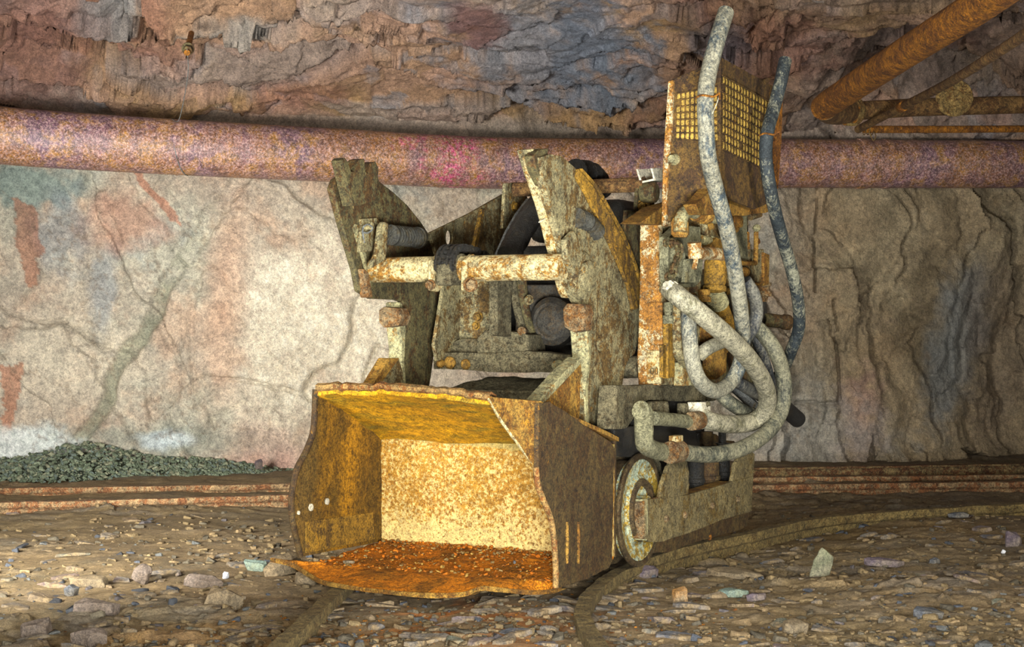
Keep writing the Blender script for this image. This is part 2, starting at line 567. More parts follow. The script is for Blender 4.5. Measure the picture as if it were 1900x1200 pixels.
# ------------------------------------------------------------------ mesh builder
class MB:
    def __init__(s):
        s.v = []; s.f = []

    def add(s, verts, faces):
        b = len(s.v)
        s.v += [Vector(v) for v in verts]
        s.f += [tuple(i + b for i in f) for f in faces]
        return s

    def box(s, c, size, rz=0.0, ry=0.0, rx=0.0):
        m = Matrix.Rotation(rz, 3, 'Z') @ Matrix.Rotation(ry, 3, 'Y') @ Matrix.Rotation(rx, 3, 'X')
        vs = []
        for dx in (-.5, .5):
            for dy in (-.5, .5):
                for dz in (-.5, .5):
                    vs.append(Vector(c) + m @ Vector((dx * size[0], dy * size[1], dz * size[2])))
        return s.add(vs, [(0, 1, 3, 2), (4, 6, 7, 5), (0, 4, 5, 1), (2, 3, 7, 6), (0, 2, 6, 4), (1, 5, 7, 3)])

    def prism(s, pts, vec, holes=()):
        """solid polygon: pts (3-D, in one plane) pushed along vec; holes are further loops"""
        from mathutils.geometry import tessellate_polygon
        vec = Vector(vec)
        loops = [[Vector(p) for p in pts]] + [[Vector(p) for p in h] for h in holes]
        tris = tessellate_polygon(loops)
        flat = [p for l in loops for p in l]
        n = len(flat)
        verts = flat + [p + vec for p in flat]
        faces = [tuple(t) for t in tris] + [tuple(i + n for i in reversed(t)) for t in tris]
        b = 0
        for l in loops:
            k = len(l)
            for i in range(k):
                j = (i + 1) % k
                faces.append((b + i, b + j, b + j + n, b + i + n))
            b += k
        return s.add(verts, faces)

    def tube(s, path, r, seg=14, caps=True, hollow=0.0, close=False):
        path = [Vector(p) for p in path]
        n = len(path)
        rr = r if isinstance(r, (list, tuple)) else [r] * n
        t0 = (path[1] - path[0]).normalized()
        up = Vector((0, 0, 1)) if abs(t0.z) < 0.9 else Vector((1, 0, 0))
        nrm = (up - t0 * up.dot(t0)).normalized()
        verts = []
        for i, p in enumerate(path):
            t = (path[min(i + 1, n - 1)] - path[max(i - 1, 0)]).normalized()
            nrm = (nrm - t * nrm.dot(t)).normalized()
            bn = t.cross(nrm)
            for k in range(seg):
                a = 2 * math.pi * k / seg
                verts.append(p + (nrm * math.cos(a) + bn * math.sin(a)) * rr[i])
        faces = []
        for i in range(n - 1):
            for k in range(seg):
                k2 = (k + 1) % seg
                faces.append((i * seg + k, i * seg + k2, (i + 1) * seg + k2, (i + 1) * seg + k))
        if caps and not hollow:
            faces.append(tuple(reversed(range(seg))))
            faces.append(tuple((n - 1) * seg + k for k in range(seg)))
        s.add(verts, faces)
        if hollow:
            s.tube([path[0], path[0] + t0 * 0.0005], [rr[0], rr[0] * hollow], seg, False)
            depth = min(0.04, (path[-1] - path[0]).length * 0.4)
            s.tube([path[0], path[0] + t0 * depth], [rr[0] * hollow] * 2, seg, False)
            te = (path[-1] - path[-2]).normalized()
            s.tube([path[-1], path[-1] + te * 0.0005], [rr[-1], rr[-1] * hollow], seg, False)
            s.tube([path[-1], path[-1] - te * depth], [rr[-1] * hollow] * 2, seg, False)
            s.tube([path[-1] - te * depth, path[-1] - te * (depth + 0.001)], [rr[-1] * hollow, 0.0002], seg, False)
            s.tube([path[0] + t0 * depth, path[0] + t0 * (depth + 0.001)], [rr[0] * hollow, 0.0002], seg, False)
        return s

    def rod(s, a, b, r, r2=None, seg=18):
        return s.tube([a, b], [r, r if r2 is None else r2], seg)

    def lathe(s, a, axis, prof, seg=40, caps=True):
        """prof: list of (distance along axis, radius)"""
        axis = Vector(axis).normalized()
        a = Vector(a)
        u = axis.orthogonal().normalized(); v = axis.cross(u)
        verts = []
        for d, r in prof:
            for k in range(seg):
                g = 2 * math.pi * k / seg
                verts.append(a + axis * d + (u * math.cos(g) + v * math.sin(g)) * max(r, 1e-4))
        faces = []
        m = len(prof)
        for i in range(m - 1):
            for k in range(seg):
                k2 = (k + 1) % seg
                faces.append((i * seg + k, i * seg + k2, (i + 1) * seg + k2, (i + 1) * seg + k))
        if caps:
            faces.append(tuple(reversed(range(seg))))
            faces.append(tuple((m - 1) * seg + k for k in range(seg)))
        return s.add(verts, faces)

    def nut(s, c, axis, r, h, seg=6):
        axis = Vector(axis).normalized()
        s.lathe(Vector(c), axis, [(0, r * 1.35), (h * 0.18, r * 1.35)], 16)
        return s.lathe(Vector(c) + axis * h * 0.18, axis, [(0, r), (h * 0.75, r), (h * 0.82, r * 0.85)], seg)

    def build(s, name, mat, parent=None, smooth=35, bevel=0.0, rough=0.0, cuts=0, seed=0):
        me = bpy.data.meshes.new(name)
        bm = bmesh.new()
        vs = [bm.verts.new(v) for v in s.v]
        for f in s.f:
            try:
                bm.faces.new([vs[i] for i in f])
            except ValueError:
                pass
        bmesh.ops.recalc_face_normals(bm, faces=bm.faces)
        if cuts:
            bmesh.ops.triangulate(bm, faces=[f for f in bm.faces if len(f.verts) > 4])
            for _ in range(8):
                long_ = [e for e in bm.edges if e.calc_length() > cuts]
                if not long_:
                    break
                bmesh.ops.subdivide_edges(bm, edges=long_, cuts=1, use_grid_fill=True)
                bmesh.ops.triangulate(bm, faces=[f for f in bm.faces if len(f.verts) > 4])
        if rough:
            for v in bm.verts:
                q = v.co * 9 + Vector((seed * 3.1, 0, 0))
                d = mnoise.noise_vector(q) + 0.5 * mnoise.noise_vector(q * 3.1) + 0.25 * mnoise.noise_vector(q * 9)
                v.co += d * rough
        bm.to_mesh(me); bm.free()
        for p in me.polygons:
            p.use_smooth = True
        me.set_sharp_from_angle(angle=math.radians(smooth))
        o = link_mesh(name, me, mat, parent)
        if bevel:
            b = o.modifiers.new('edge', 'BEVEL')
            b.width = bevel; b.segments = 2; b.limit_method = 'ANGLE'; b.angle_limit = math.radians(40)
            b.harden_normals = False
        return o


def smooth_path(pts, n=8):
    """Catmull-Rom through the points"""
    P = [Vector(p) for p in pts]
    P = [P[0] * 2 - P[1]] + P + [P[-1] * 2 - P[-2]]
    out = []
    for i in range(1, len(P) - 2):
        for k in range(n):
            t = k / n
            a, b, c, d = P[i - 1], P[i], P[i + 1], P[i + 2]
            out.append(0.5 * ((2 * b) + (c - a) * t + (2 * a - 5 * b + 4 * c - d) * t * t + (3 * b - a - 3 * c + d) * t ** 3))
    out.append(P[-2])
    return out


def rust_mat(name, paint, rust='62461a', orange='a0701f', dark='2c2012', amount=0.5, org=0.5, drk=0.4,
             scale=1.0, streak=2.6, speck=0.5, bump=1.0, rough=0.75, metal=0.0, spec=0.35, dust=None, dust_amt=0.0, high=None):
    t = NT(name)
    v = t.coords((1, 1, 1.0 / streak))
    v0 = t.coords((1, 1, 1))
    n1 = t.noise(v, 9 * scale, 10, 0.74, 0.7)
    n2 = t.noise(v, 24 * scale, 8, 0.76, 0.4)
    n3 = t.noise(v0, 110 * scale, 5, 0.8)
    n4 = t.noise(v0, 3.1 * scale, 6, 0.6, 0.5)
    n5 = t.noise(v0, 260, 3, 0.8)
    tone = t.noise(v0, 5 * scale, 5, 0.6, 0.3)
    c = t.mix(0.45, paint, t.ramp(tone, [(0.3, (0.25, 0.25, 0.24, 1)), (0.5, (0.5, 0.5, 0.5, 1)), (0.7, (0.75, 0.74, 0.7, 1))]), 'OVERLAY')
    nm = t.noise(v0, 42 * scale, 6, 0.75)
    if high:
        # more orange rust on the upper part of the plate
        so = t.n('ShaderNodeSeparateXYZ'); t.l(v0, so.inputs[0])
        zz_ = t.mask(so.outputs[2], high[0], high[1])
        n2 = t.math('ADD', n2, t.math('MULTIPLY', zz_, high[2]))
    f = t.math('ADD', t.math('ADD', t.math('MULTIPLY', n1, 0.50), t.math('MULTIPLY', nm, 0.30)), t.math('MULTIPLY', n3, 0.20))
    lo = 0.61 - 0.25 * amount
    c = t.mix(t.mask(f, lo, lo + 0.035), c, rust)
    f2 = t.math('ADD', t.math('ADD', t.math('MULTIPLY', n2, 0.45), t.math('MULTIPLY', nm, 0.25)), t.math('MULTIPLY', n3, 0.3))
    lo = 0.66 - 0.22 * org
    c = t.mix(t.math('MULTIPLY', t.mask(f2, lo, lo + 0.045), 0.85), c, orange)
    f3 = t.math('ADD', t.math('MULTIPLY', n4, 0.6), t.math('MULTIPLY', n3, 0.4))
    lo = 0.66 - 0.24 * drk
    c = t.mix(t.math('MULTIPLY', t.mask(f3, lo, lo + 0.08), 0.8), c, dark)
    c, gf_ = t.grit(c, v0, min(1.0, 0.45 + speck))
    if dust:
        ge = t.n('ShaderNodeNewGeometry')
        sp = t.n('ShaderNodeSeparateXYZ'); t.l(ge.outputs['Normal'], sp.inputs[0])
        up = t.mask(t.math('ADD', sp.outputs[2], t.math('MULTIPLY', n3, 0.5)), 0.55, 0.95)
        c = t.mix(t.math('MULTIPLY', up, dust_amt), c, dust)
    nb = t.bump(n2, 0.55 * bump, 0.006)
    nb = t.bump(n3, 0.6 * bump, 0.0035, nb)
    nb = t.bump(gf_, 0.9 * bump, 0.006, nb)
    return t.finish(c, nb, rough, metal, spec)


M['arm'] = rust_mat('olive_paint_rusting', '787050', '54401c', '93691c', '2b2413', 0.50, 0.44, 0.40, streak=1.7, speck=0.65)
M['arm_dark'] = rust_mat('dark_oily_rust', '4f482b', '432f12', '87601a', '1d170c', 0.5, 0.33, 0.5)
M['yellow'] = rust_mat('yellow_paint_rusting', '80601a', '4f3a16', 'a87a18', '2b2411', 0.45, 0.5, 0.3)
M['cream'] = rust_mat('cream_paint_rusting', 'aa9c70', '7c581e', 'a57a2a', '55401f', 0.46, 0.46, 0.22, 1.4, 1.6)
M['strip'] = rust_mat('white_paint_flaking', 'b3a67f', '80561f', 'b08026', '57340f', 0.60, 0.56, 0.30, 1.8, 1.4)
M['foot'] = rust_mat('pale_dusty_steel', '88835f', '735523', '94692b', '4a3f26', 0.34, 0.30, 0.2, 1.2, 2.0)
M['mud'] = rust_mat('grey_mud_crust', '68614a', '564c36', '6f5c34', '37301f', 0.4, 0.2, 0.3, 1.5, 1.0, 0.5, 2.0, 0.95, 0, 0.15)
M['mud_pale'] = rust_mat('pale_mud_crust', '7d7a5f', '6a6346', '86683a', '504934', 0.3, 0.2, 0.12, 1.5, 1.0, 0.4, 2.0, 0.95, 0, 0.15)
M['black'] = rust_mat('black_grease', '24221c', '2c2619', '4c3b1a', '0f0e0b', 0.4, 0.2, 0.3, 1.5, 1.0, 0.5, 2.0, 0.45, 0, 0.5)
M['guard'] = rust_mat('dark_rust_guard', '4f3a15', '36240f', '805313', '1d140a', 0.5, 0.32, 0.42, 1.2, 1.5)
M['screen'] = rust_mat('yellow_rust_screen', '9c8038', '6d4b16', 'b08222', '3a280f', 0.35, 0.4, 0.25, 1.6, 2.0)
M['outer'] = rust_mat('bucket_brown_rust', '453619', '3b290f', '8f6214', '251a0c', 0.5, 0.22, 0.35, 1.0, 1.6, high=(0.26, 0.50, 0.16))
M['corner'] = rust_mat('bucket_corner_rust', '836325', '64420f', 'b07c1a', '3a240e', 0.5, 0.5, 0.2, 1.2, 1.5)
M['rim'] = rust_mat('bucket_worn_rim', '8a6d3e', '6d431a', 'b0803a', '3d2a14', 0.45, 0.4, 0.2, 1.8, 1.0)
M['axle'] = rust_mat('flaking_orange_rust', '84704f', '704c22', 'a0702c', '3f2814', 0.5, 0.45, 0.2, 2.2, 1.0, 0.6, 2.0)
M['flank'] = rust_mat('dull_olive_brown_plate', '665b3c', '57461f', '80602a', '352b17', 0.42, 0.28, 0.35, 1.0, 1.6, 0.6)
M['spring'] = rust_mat('greased_spring_steel', '393830', '3c3420', '5c4826', '1c1a14', 0.4, 0.2, 0.35, 2.0, 1.0, 0.4, 1.0, 0.5, 0.3, 0.5)
M['bluegrey'] = rust_mat('bluish_weathered_steel', '6d7170', '5a4e34', '84683a', '38342a', 0.3, 0.2, 0.2, 1.3, 1.0)
M['white'] = rust_mat('white_painted_angle', 'c9c2a8', '8a7444', 'a98a50', '6b5a3a', 0.2, 0.2, 0.1, 2.0, 1.0, 0.3)
M['pipe_or'] = rust_mat('bright_orange_rust_pipe', '9c6418', '6f4313', 'c07d1a', '3d260e', 0.5, 0.5, 0.22, 1.4, 1.0, 0.8, 2.2)
M['pipe_mid'] = rust_mat('dull_rust_pipe', '7a5c33', '5c3f20', '9c6b26', '33230f', 0.5, 0.35, 0.3, 1.6, 1.0, 0.8, 2.0)
M['flange'] = rust_mat('flange_pale_rust', '8a7242', '654821', 'a67f38', '3f2f18', 0.45, 0.4, 0.25, 2.4, 1.0, 0.8, 2.0)
M['rail'] = rust_mat('muddy_rail', '74633a', '63502a', '82642e', '3f321b', 0.4, 0.35, 0.2, 1.6, 1.0, 0.6, 2.0, 0.9)
M['beam'] = rust_mat('rusty_wall_rail', '8c7453', '7a5030', '9a7248', '4a3322', 0.5, 0.4, 0.2, 1.8, 1.0, 0.6, 1.5, 0.9)
M['beam_dark'] = rust_mat('dark_rusty_beam', '74613f', '5a3a20', '8a6a3a', '32231a', 0.5, 0.35, 0.35, 1.8, 1.0, 0.6, 1.5, 0.9)


def wheel_mat():
    return rust_mat('pale_green_paint_wheel', '8f9983', '8a7020', '8a6418', '4c3c16', 0.52, 0.42, 0.30, 1.2, 1.0, 0.5)


M['wheel'] = wheel_mat()
M['tyre'] = rust_mat('wheel_tread_steel', '4f4126', '3c2c13', '8d6c14', '241a0d', 0.45, 0.3, 0.35, 1.5, 1.0, 0.6, 1.5, 0.6)


def hose_mat(name, dusty, dark, amt, scale=1.0, bump=1.0):
    t = NT(name)
    v = t.coords((1, 1, 0.45))
    n1 = t.noise(v, 16 * scale, 9, 0.78, 0.3)
    n0 = t.noise(v, 3.0, 3, 0.6)
    n3 = t.noise(v, 110, 5, 0.8)
    f = t.math('ADD', t.math('ADD', t.math('MULTIPLY', n1, 0.45), t.math('MULTIPLY', n0, 0.25)), t.math('MULTIPLY', n3, 0.3))
    c = t.mix(t.mask(f, amt - 0.03, amt + 0.03), dark, dusty)
    c, gf_ = t.grit(c, t.coords((1, 1, 1)), 0.85)
    nb = t.bump(gf_, 0.8 * bump, 0.004)
    nb = t.bump(n1, 0.5 * bump, 0.003, nb)
    return t.finish(c, nb, 0.7, 0, 0.3)


M['hose_a'] = hose_mat('dusty_blue_black_hose', '7b7866', '363f42', 0.485)
M['hose_b'] = hose_mat('black_hose_flecked', '7d7c69', '272d2f', 0.52)
M['hose_c'] = hose_mat('pale_dust_hose', '87826c', '57543f', 0.46)
M['hose_d'] = hose_mat('grey_green_hose', '6f6c57', '404238', 0.48)
M['hose_e'] = hose_mat('dark_grey_hose', '67655a', '34373a', 0.50)


def big_pipe_mat():
    t = NT('purple_brown_rust_pipe')
    v = t.coords((1, 1, 1))
    vl = t.coords((1, 0.4, 0.4))
    n1 = t.noise(vl, 2.2, 6, 0.65, 0.4)
    n2 = t.noise(v, 12, 7, 0.7, 0.4)
    n3 = t.noise(v, 85, 4, 0.8)
    n4 = t.noise(v, 5, 5, 0.6)
    n5 = t.noise(v, 32, 3, 0.6)
    c = t.mix(t.mask(n1, 0.42, 0.58), '7a5230', '5f4450')
    c = t.mix(t.mask(n2, 0.48, 0.60), c, '87602f')
    # pink marker paint sprayed on the middle of the pipe
    tc = t.n('ShaderNodeTexCoord')
    sp = t.n('ShaderNodeSeparateXYZ'); t.l(tc.outputs['Object'], sp.inputs[0])
    dx = t.math('ABSOLUTE', t.math('ADD', sp.outputs[0], 0.30), 0.0)
    m = t.mask(t.math('ADD', dx, t.math('MULTIPLY', n4, 1.3)), 0.82, 0.62)
    c = t.mix(t.math('MULTIPLY', m, t.mask(n5, 0.42, 0.58)), c, 'a33b62')
    c = t.mix(t.math('MULTIPLY', t.mask(n3, 0.47, 0.56), 0.55), c, 'a98c86')
    c, gf_ = t.grit(c, v, 0.9, 0.3, 1.9, 0.75)
    nb = t.bump(gf_, 0.7, 0.008)
    nb = t.bump(n2, 0.4, 0.004, nb)
    return t.finish(c, nb, 0.45, 0.0, 0.6)


M['bigpipe'] = big_pipe_mat()


def shard_mat():
    t = NT('shale_fragment')
    v = t.coords((1, 1, 1))
    oi = t.n('ShaderNodeObjectInfo')
    n1 = t.noise(v, 14, 6, 0.65)
    n3 = t.noise(v, 90, 4, 0.7)
    c = t.ramp(oi.outputs['Random'], [(0.0, '655642'), (0.25, '584e3f'), (0.45, '56524c'), (0.6, '6b6050'), (0.75, '46494e'), (0.88, '60524e'), (1.0, '575b4c')])
    c = t.mix(t.mask(n1, 0.42, 0.6), c, '66573f')
    c, gf_ = t.grit(c, v, 0.8, 0.4, 1.6)
    nb = t.bump(gf_, 0.8, 0.005)
    nb = t.bump(n1, 0.5, 0.006, nb)
    return t.finish(c, nb, 0.8, 0, 0.3)


M['shard'] = shard_mat()


def stone_mat(name, a, b):
    t = NT(name)
    v = t.coords((1, 1, 1))
    n1 = t.noise(v, 12, 7, 0.7); n3 = t.noise(v, 90, 4, 0.7)
    c = t.mix(t.mask(n1, 0.42, 0.6), a, b)
    c, gf_ = t.grit(c, v, 0.8, 0.4, 1.6)
    nb = t.bump(gf_, 0.8, 0.005)
    nb = t.bump(n1, 0.6, 0.006, nb)
    return t.finish(c, nb, 0.8, 0, 0.3)


M['st_grey'] = stone_mat('grey_stone', '6b5f54', '554a3f')
M['st_green'] = stone_mat('olive_green_stone', '5f6049', '6b6753')
M['st_mint'] = stone_mat('pale_blue_green_stone', '6a7b71', '5f6757')
M['st_purple'] = stone_mat('purple_slate', '544950', '5e544c')
M['st_dark'] = stone_mat('dark_slate', '45484c', '5a564e')
M['st_tan'] = stone_mat('tan_shale', '6f6048', '5d523f')
M['st_white'] = stone_mat('white_quartz', 'c8cacb', 'a8a8aa')
M['st_orange'] = stone_mat('orange_stained_stone', '8a6434', '6f6048')
M['chips'] = rock_mat('loose_chips', 3.0, 0.6)
M['gravel'] = stone_mat('green_grey_gravel', '56604f', '4a5348')

# ------------------------------------------------------------------ the big pipe on the wall
bp_root = empty('ventilation_pipe', at(950, 302, 8.8))
tag(bp_root, 'big purple-brown rusted steel pipe running along the rock wall behind the loader', 'pipe')
bp_pts = [at(-420, 196, 7.45), at(-150, 226, 7.72), at(0, 251, 7.87), at(330, 273, 8.17), at(640, 289, 8.50), at(900, 302, 8.77), at(1240, 304, 9.05), at(1450, 303, 9.25),
          at(1620, 304, 9.40), at(1900, 305, 9.60), at(2300, 306, 9.98)]
path = smooth_path(bp_pts, 10)
root_w = Vector(bp_root.location)


def part_world(mb, name, mat, root, **kw):
    """geometry given in world coordinates, stored relative to its root"""
    inv = (Matrix.Translation(root.location) @ root.rotation_euler.to_matrix().to_4x4()).inverted()
    mb.v = [inv @ v for v in mb.v]
    return mb.build(name, mat, root, **kw)


def near_x(path, px):
    return min(range(len(path)), key=lambda i: abs(950 + F * path[i].x / path[i].y - px))


cuts_ = [0, near_x(path, 325), near_x(path, 811), near_x(path, 1610), len(path) - 1]
for a, b in zip(cuts_[:-1], cuts_[1:]):
    part_world(MB().tube(path[a:b + 1], 0.140, 56), 'pipe_section', M['bigpipe'], bp_root)
for px_, wd_, rr_ in ((325, 0.006, 0.1425), (811, 0.008, 0.1425), (1600, 0.03, 0.146), (1640, 0.018, 0.144), (768, 0.006, 0.1415)):
    i = near_x(path, px_)
    d = (path[i + 1] - path[i - 1]).normalized()
    m = MB().lathe(path[i] - d * wd_, d, [(0, 0.1395), (0.0, rr_ - .001), (wd_ * 0.3, rr_), (wd_ * 1.7, rr_), (2 * wd_, rr_ - .001), (2 * wd_, 0.1395)], 64)
    part_world(m, 'joint_band' if wd_ > 0.01 else 'weld_seam', M['bigpipe'], bp_root)

# rock bolt with a thin wire down to the pipe
rb = empty('rock_bolt', at(351, 80, 7.05))
tag(rb, 'short rusty rock bolt sticking out of the roof above the big pipe', 'bolt')
part_world(MB().rod(at(355, 62, 7.25), at(347, 98, 6.98), 0.013), 'bolt_shank', M['pipe_or'], rb)
part_world(MB().nut(at(349, 90, 7.02), at(347, 98, 6.98) - at(355, 62, 7.25), 0.021, 0.03), 'nut', M['arm_dark'], rb)
wr = empty('hanger_wire', at(340, 150, 7.3))
tag(wr, 'thin wire hanging from the rock bolt and slung round the big pipe', 'wire')
pth = [at(347, 92, 6.97), at(349, 135, 7.25), at(338, 200, 7.75), at(330, 225, 7.92)]
c_ = path[near_x(path, 326)]
for k in range(0, 12):
    g = math.radians(60 + k * 22)
    pth.append(Vector((c_.x + 0.006 * (k - 3), c_.y - 0.1435 * math.cos(g - math.radians(90)) if False else c_.y + 0.1432 * math.cos(math.radians(110 + k * 15)), c_.z + 0.1432 * math.sin(math.radians(110 + k * 15)))))
part_world(MB().tube(smooth_path(pth, 4), 0.0022, 6), 'wire', M['bluegrey'], wr)

# ------------------------------------------------------------------ pipes under the roof on the right
t_ = empty('water_pipe', at(1680, 100, 5.7))
tag(t_, 'thick orange rusted pipe slanting down from the roof at the upper right', 'pipe')
part_world(MB().tube(smooth_path([at(1905, -52, 4.55), at(1810, 15, 4.95), at(1680, 98, 5.6), at(1545, 187, 6.5), at(1528, 200, 6.62)], 8), 0.054, 30), 'pipe_run', M['pipe_or'], t_)
part_world(MB().tube(smooth_path([at(1530, 199, 6.60), at(1540, 206, 6.72), at(1560, 208, 6.86), at(1580, 206, 6.98)], 5), [0.0535] * 10 + [0.05] * 6, 30), 'elbow', M['pipe_mid'], t_)
ax = (at(1700, 199, 7.30) - at(1580, 206, 7.00)).normalized()
fl = MB().lathe(at(1574, 206, 6.96), ax, [(0, 0.04), (0, 0.064), (0.012, 0.064), (0.014, 0.04), (0.020, 0.04), (0.021, 0.066), (0.034, 0.066), (0.034, 0.03)], 40)
fo = part_world(fl, 'flange', M['flange'], t_, bevel=0.002)
u = ax.orthogonal().normalized(); v_ = ax.cross(u)
for k in range(6):
    g = math.radians(60 * k + 20)
    p = at(1574, 206, 6.96) + (u * math.cos(g) + v_ * math.sin(g)) * 0.052
    part_world(MB().nut(p, -ax, 0.009, 0.014), 'flange_bolt', M['pipe_or'], fo if False else t_)

t2 = empty('flanged_pipe', at(1750, 197, 7.3))
tag(t2, 'medium rusted pipe with a round blind flange running level under the roof at right', 'pipe')
part_world(MB().tube([at(1582, 206, 7.0), at(1700, 199, 7.25), at(1900, 194, 7.45), at(2150, 190, 7.7)], 0.0405, 30), 'pipe_run', M['pipe_mid'], t2)
bc = at(1770, 182, 7.25)
part_world(MB().rod(bc + Vector((0, 0.06, -0.015)), bc, 0.035), 'branch_stub', M['pipe_mid'], t2)
bf = part_world(MB().lathe(bc, (-0.15, -1, -0.1), [(0, 0.05), (0, 0.080), (0.014, 0.083), (0.018, 0.080), (0.018, 0.040), (0.026, 0.034)], 48), 'blind_flange', M['flange'], t2, bevel=0.002)
ax = Vector((-0.15, -1, -0.1)).normalized()
u = Vector((1, -0.15, 0)).normalized(); v_ = ax.cross(u)
for k in range(6):
    g = math.radians(60 * k + 12)
    p = bc + ax * 0.018 + (u * math.cos(g) + v_ * math.sin(g)) * 0.062
    part_world(MB().nut(p, ax, 0.010, 0.016), 'flange_bolt', M['flange'], t2)
t3 = empty('slanting_pipe', at(1750, 150, 6.2))
tag(t3, 'thin rusted pipe crossing in front of the round blind flange at upper right', 'pipe')
part_world(MB().tube(smooth_path([at(1960, 22, 4.55), at(1900, 65, 4.9), at(1770, 148, 5.9), at(1682, 194, 6.6), at(1592, 240, 7.15)], 6), 0.0175, 20), 'pipe_run', M['pipe_mid'], t3)
part_world(MB().lathe(at(1676, 197, 6.62), at(1592, 240, 7.15) - at(1682, 194, 6.6), [(0, 0.019), (0.0, 0.021), (0.03, 0.021), (0.03, 0.019)], 24), 'coupling', M['pipe_or'], t3)
t4 = empty('small_level_pipe', at(1750, 240, 7.2))
tag(t4, 'thin rusted pipe running level just above the big pipe at right', 'pipe')
part_world(MB().tube([at(1603, 240, 7.15), at(1750, 240, 7.3), at(1900, 239, 7.5), at(2150, 238, 7.8)], 0.0165, 20), 'pipe_run', M['pipe_or'], t4)
t5 = MB()
cc = at(1597, 240, 7.15)
pts = []
for k in range(28):
    g = k * 0.62
    pts.append(cc + Vector((0.008 + 0.0016 * k, 0.024 * math.sin(g), 0.024 * math.cos(g) + 0.0)))
pts += [cc + Vector((0.06, -0.03, -0.03)), cc + Vector((0.045, -0.05, -0.055)), cc + Vector((0.03, -0.04, -0.02))]
t5.tube(smooth_path(pts, 3), 0.0022, 6)
o_ = t5.build('tie_wire', M['flange'])
tag(o_, 'twist of tie wire binding the two thin pipes together at upper right', 'wire')

# ------------------------------------------------------------------ rails
def rail_path(name, pts, prof, mat, label, cat='rail', rough=0.004, step=6, parts=None):
    """sweep a section (list of (side, z)) along ground points"""
    P = smooth_path(pts, step)
    mb = MB()
    k = len(prof)
    verts = []
    for i, p in enumerate(P):
        t = P[min(i + 1, len(P) - 1)] - P[max(i - 1, 0)]
        t.z = 0; t.normalize()
        s_ = Vector((t.y, -t.x, 0))
        for a, b in prof:
            verts.append(p + s_ * a + Vector((0, 0, b)))
    faces = []
    for i in range(len(P) - 1):
        for j in range(k):
            j2 = (j + 1) % k
            faces.append((i * k + j, i * k + j2, (i + 1) * k + j2, (i + 1) * k + j))
    faces.append(tuple(range(k))); faces.append(tuple((len(P) - 1) * k + j for j in reversed(range(k))))
    mb.add(verts, faces)
    o = mb.build(name, mat, None, rough=rough, cuts=0.04, seed=len(label))
    tag(o, label, cat)
    return o


headp = [(-0.024, 0), (0.024, 0), (0.024, -0.022), (0.010, -0.034), (0.010, -0.09), (-0.010, -0.09), (-0.010, -0.034), (-0.024, -0.022)]
flat = [(-0.021, 0), (0.021, 0), (0.021, -0.03), (0.008, -0.04), (0.008, -0.085), (-0.008, -0.085), (-0.008, -0.04), (-0.021, -0.03)]
rail_path('track_rail', [ground(452, 1280, -0.006), ground(513, 1200, -0.004), ground(578, 1138, -0.003), ground(632, 1088, -0.008), ground(700, 1040, -0.010), ground(800, 985, -0.003), ground(960, 930, -0.003)],
          flat, M['rail'], 'muddy steel rail coming out from under the left corner of the bucket')
rail_path('track_rail', [ground(1165, 1300, -0.01), ground(1118, 1205, -0.008), ground(1086, 1155, -0.006), ground(1083, 1120, -0.004), ground(1112, 1082, -0.002), ground(1160, 1052, -0.002), ground(1240, 1020, -0.002), ground(1400, 985, -0.002),
                         ground(1500, 963, -0.002), ground(1600, 952, -0.002), ground(1760, 941, -0.002), ground(1900, 934, -0.002), ground(2200, 925, -0.002)],
          flat, M['rail'], 'muddy rail curving from the right foreground under the loader and away to the right')
# the straight track along the wall
L_ = lambda px, py, z: ground(px, py, z)
rail_path('straight_rail', [ground(-300, 934, -0.01), ground(0, 931, -0.01), ground(300, 924, -0.01), ground(600, 915, -0.01), ground(900, 909, -0.01), ground(1400, 899, -0.01), ground(1900, 893, -0.01), ground(2300, 890, -0.01)],
          headp, M['beam'], 'nearer of the two straight rusty rails lying along the foot of the wall', step=10)
rail_path('straight_rail', [ground(-300, 910, -0.01), ground(0, 905, -0.01), ground(300, 901, -0.01), ground(600, 895, -0.01), ground(900, 889, -0.01), ground(1400, 885, -0.01), ground(1900, 880, -0.01), ground(2300, 877, -0.01)],
          headp, M['beam'], 'farther of the two straight rusty rails, right against the foot of the wall', step=10)
chan = [(-0.035, 0.045), (0.035, 0.045), (0.035, 0.036), (-0.026, 0.036), (-0.026, -0.036), (0.035, -0.036), (0.035, -0.045), (-0.035, -0.045)]
rail_path('steel_channel', [ground(px_, py_, 0.025) - Vector((0, 0, 0.045)) for px_, py_ in ((1340, 867), (1600, 864), (1900, 859), (2300, 856))],
          chan, M['beam_dark'], 'dark rusty steel channel lying on edge along the wall foot, right of the loader', 'beam', step=10)


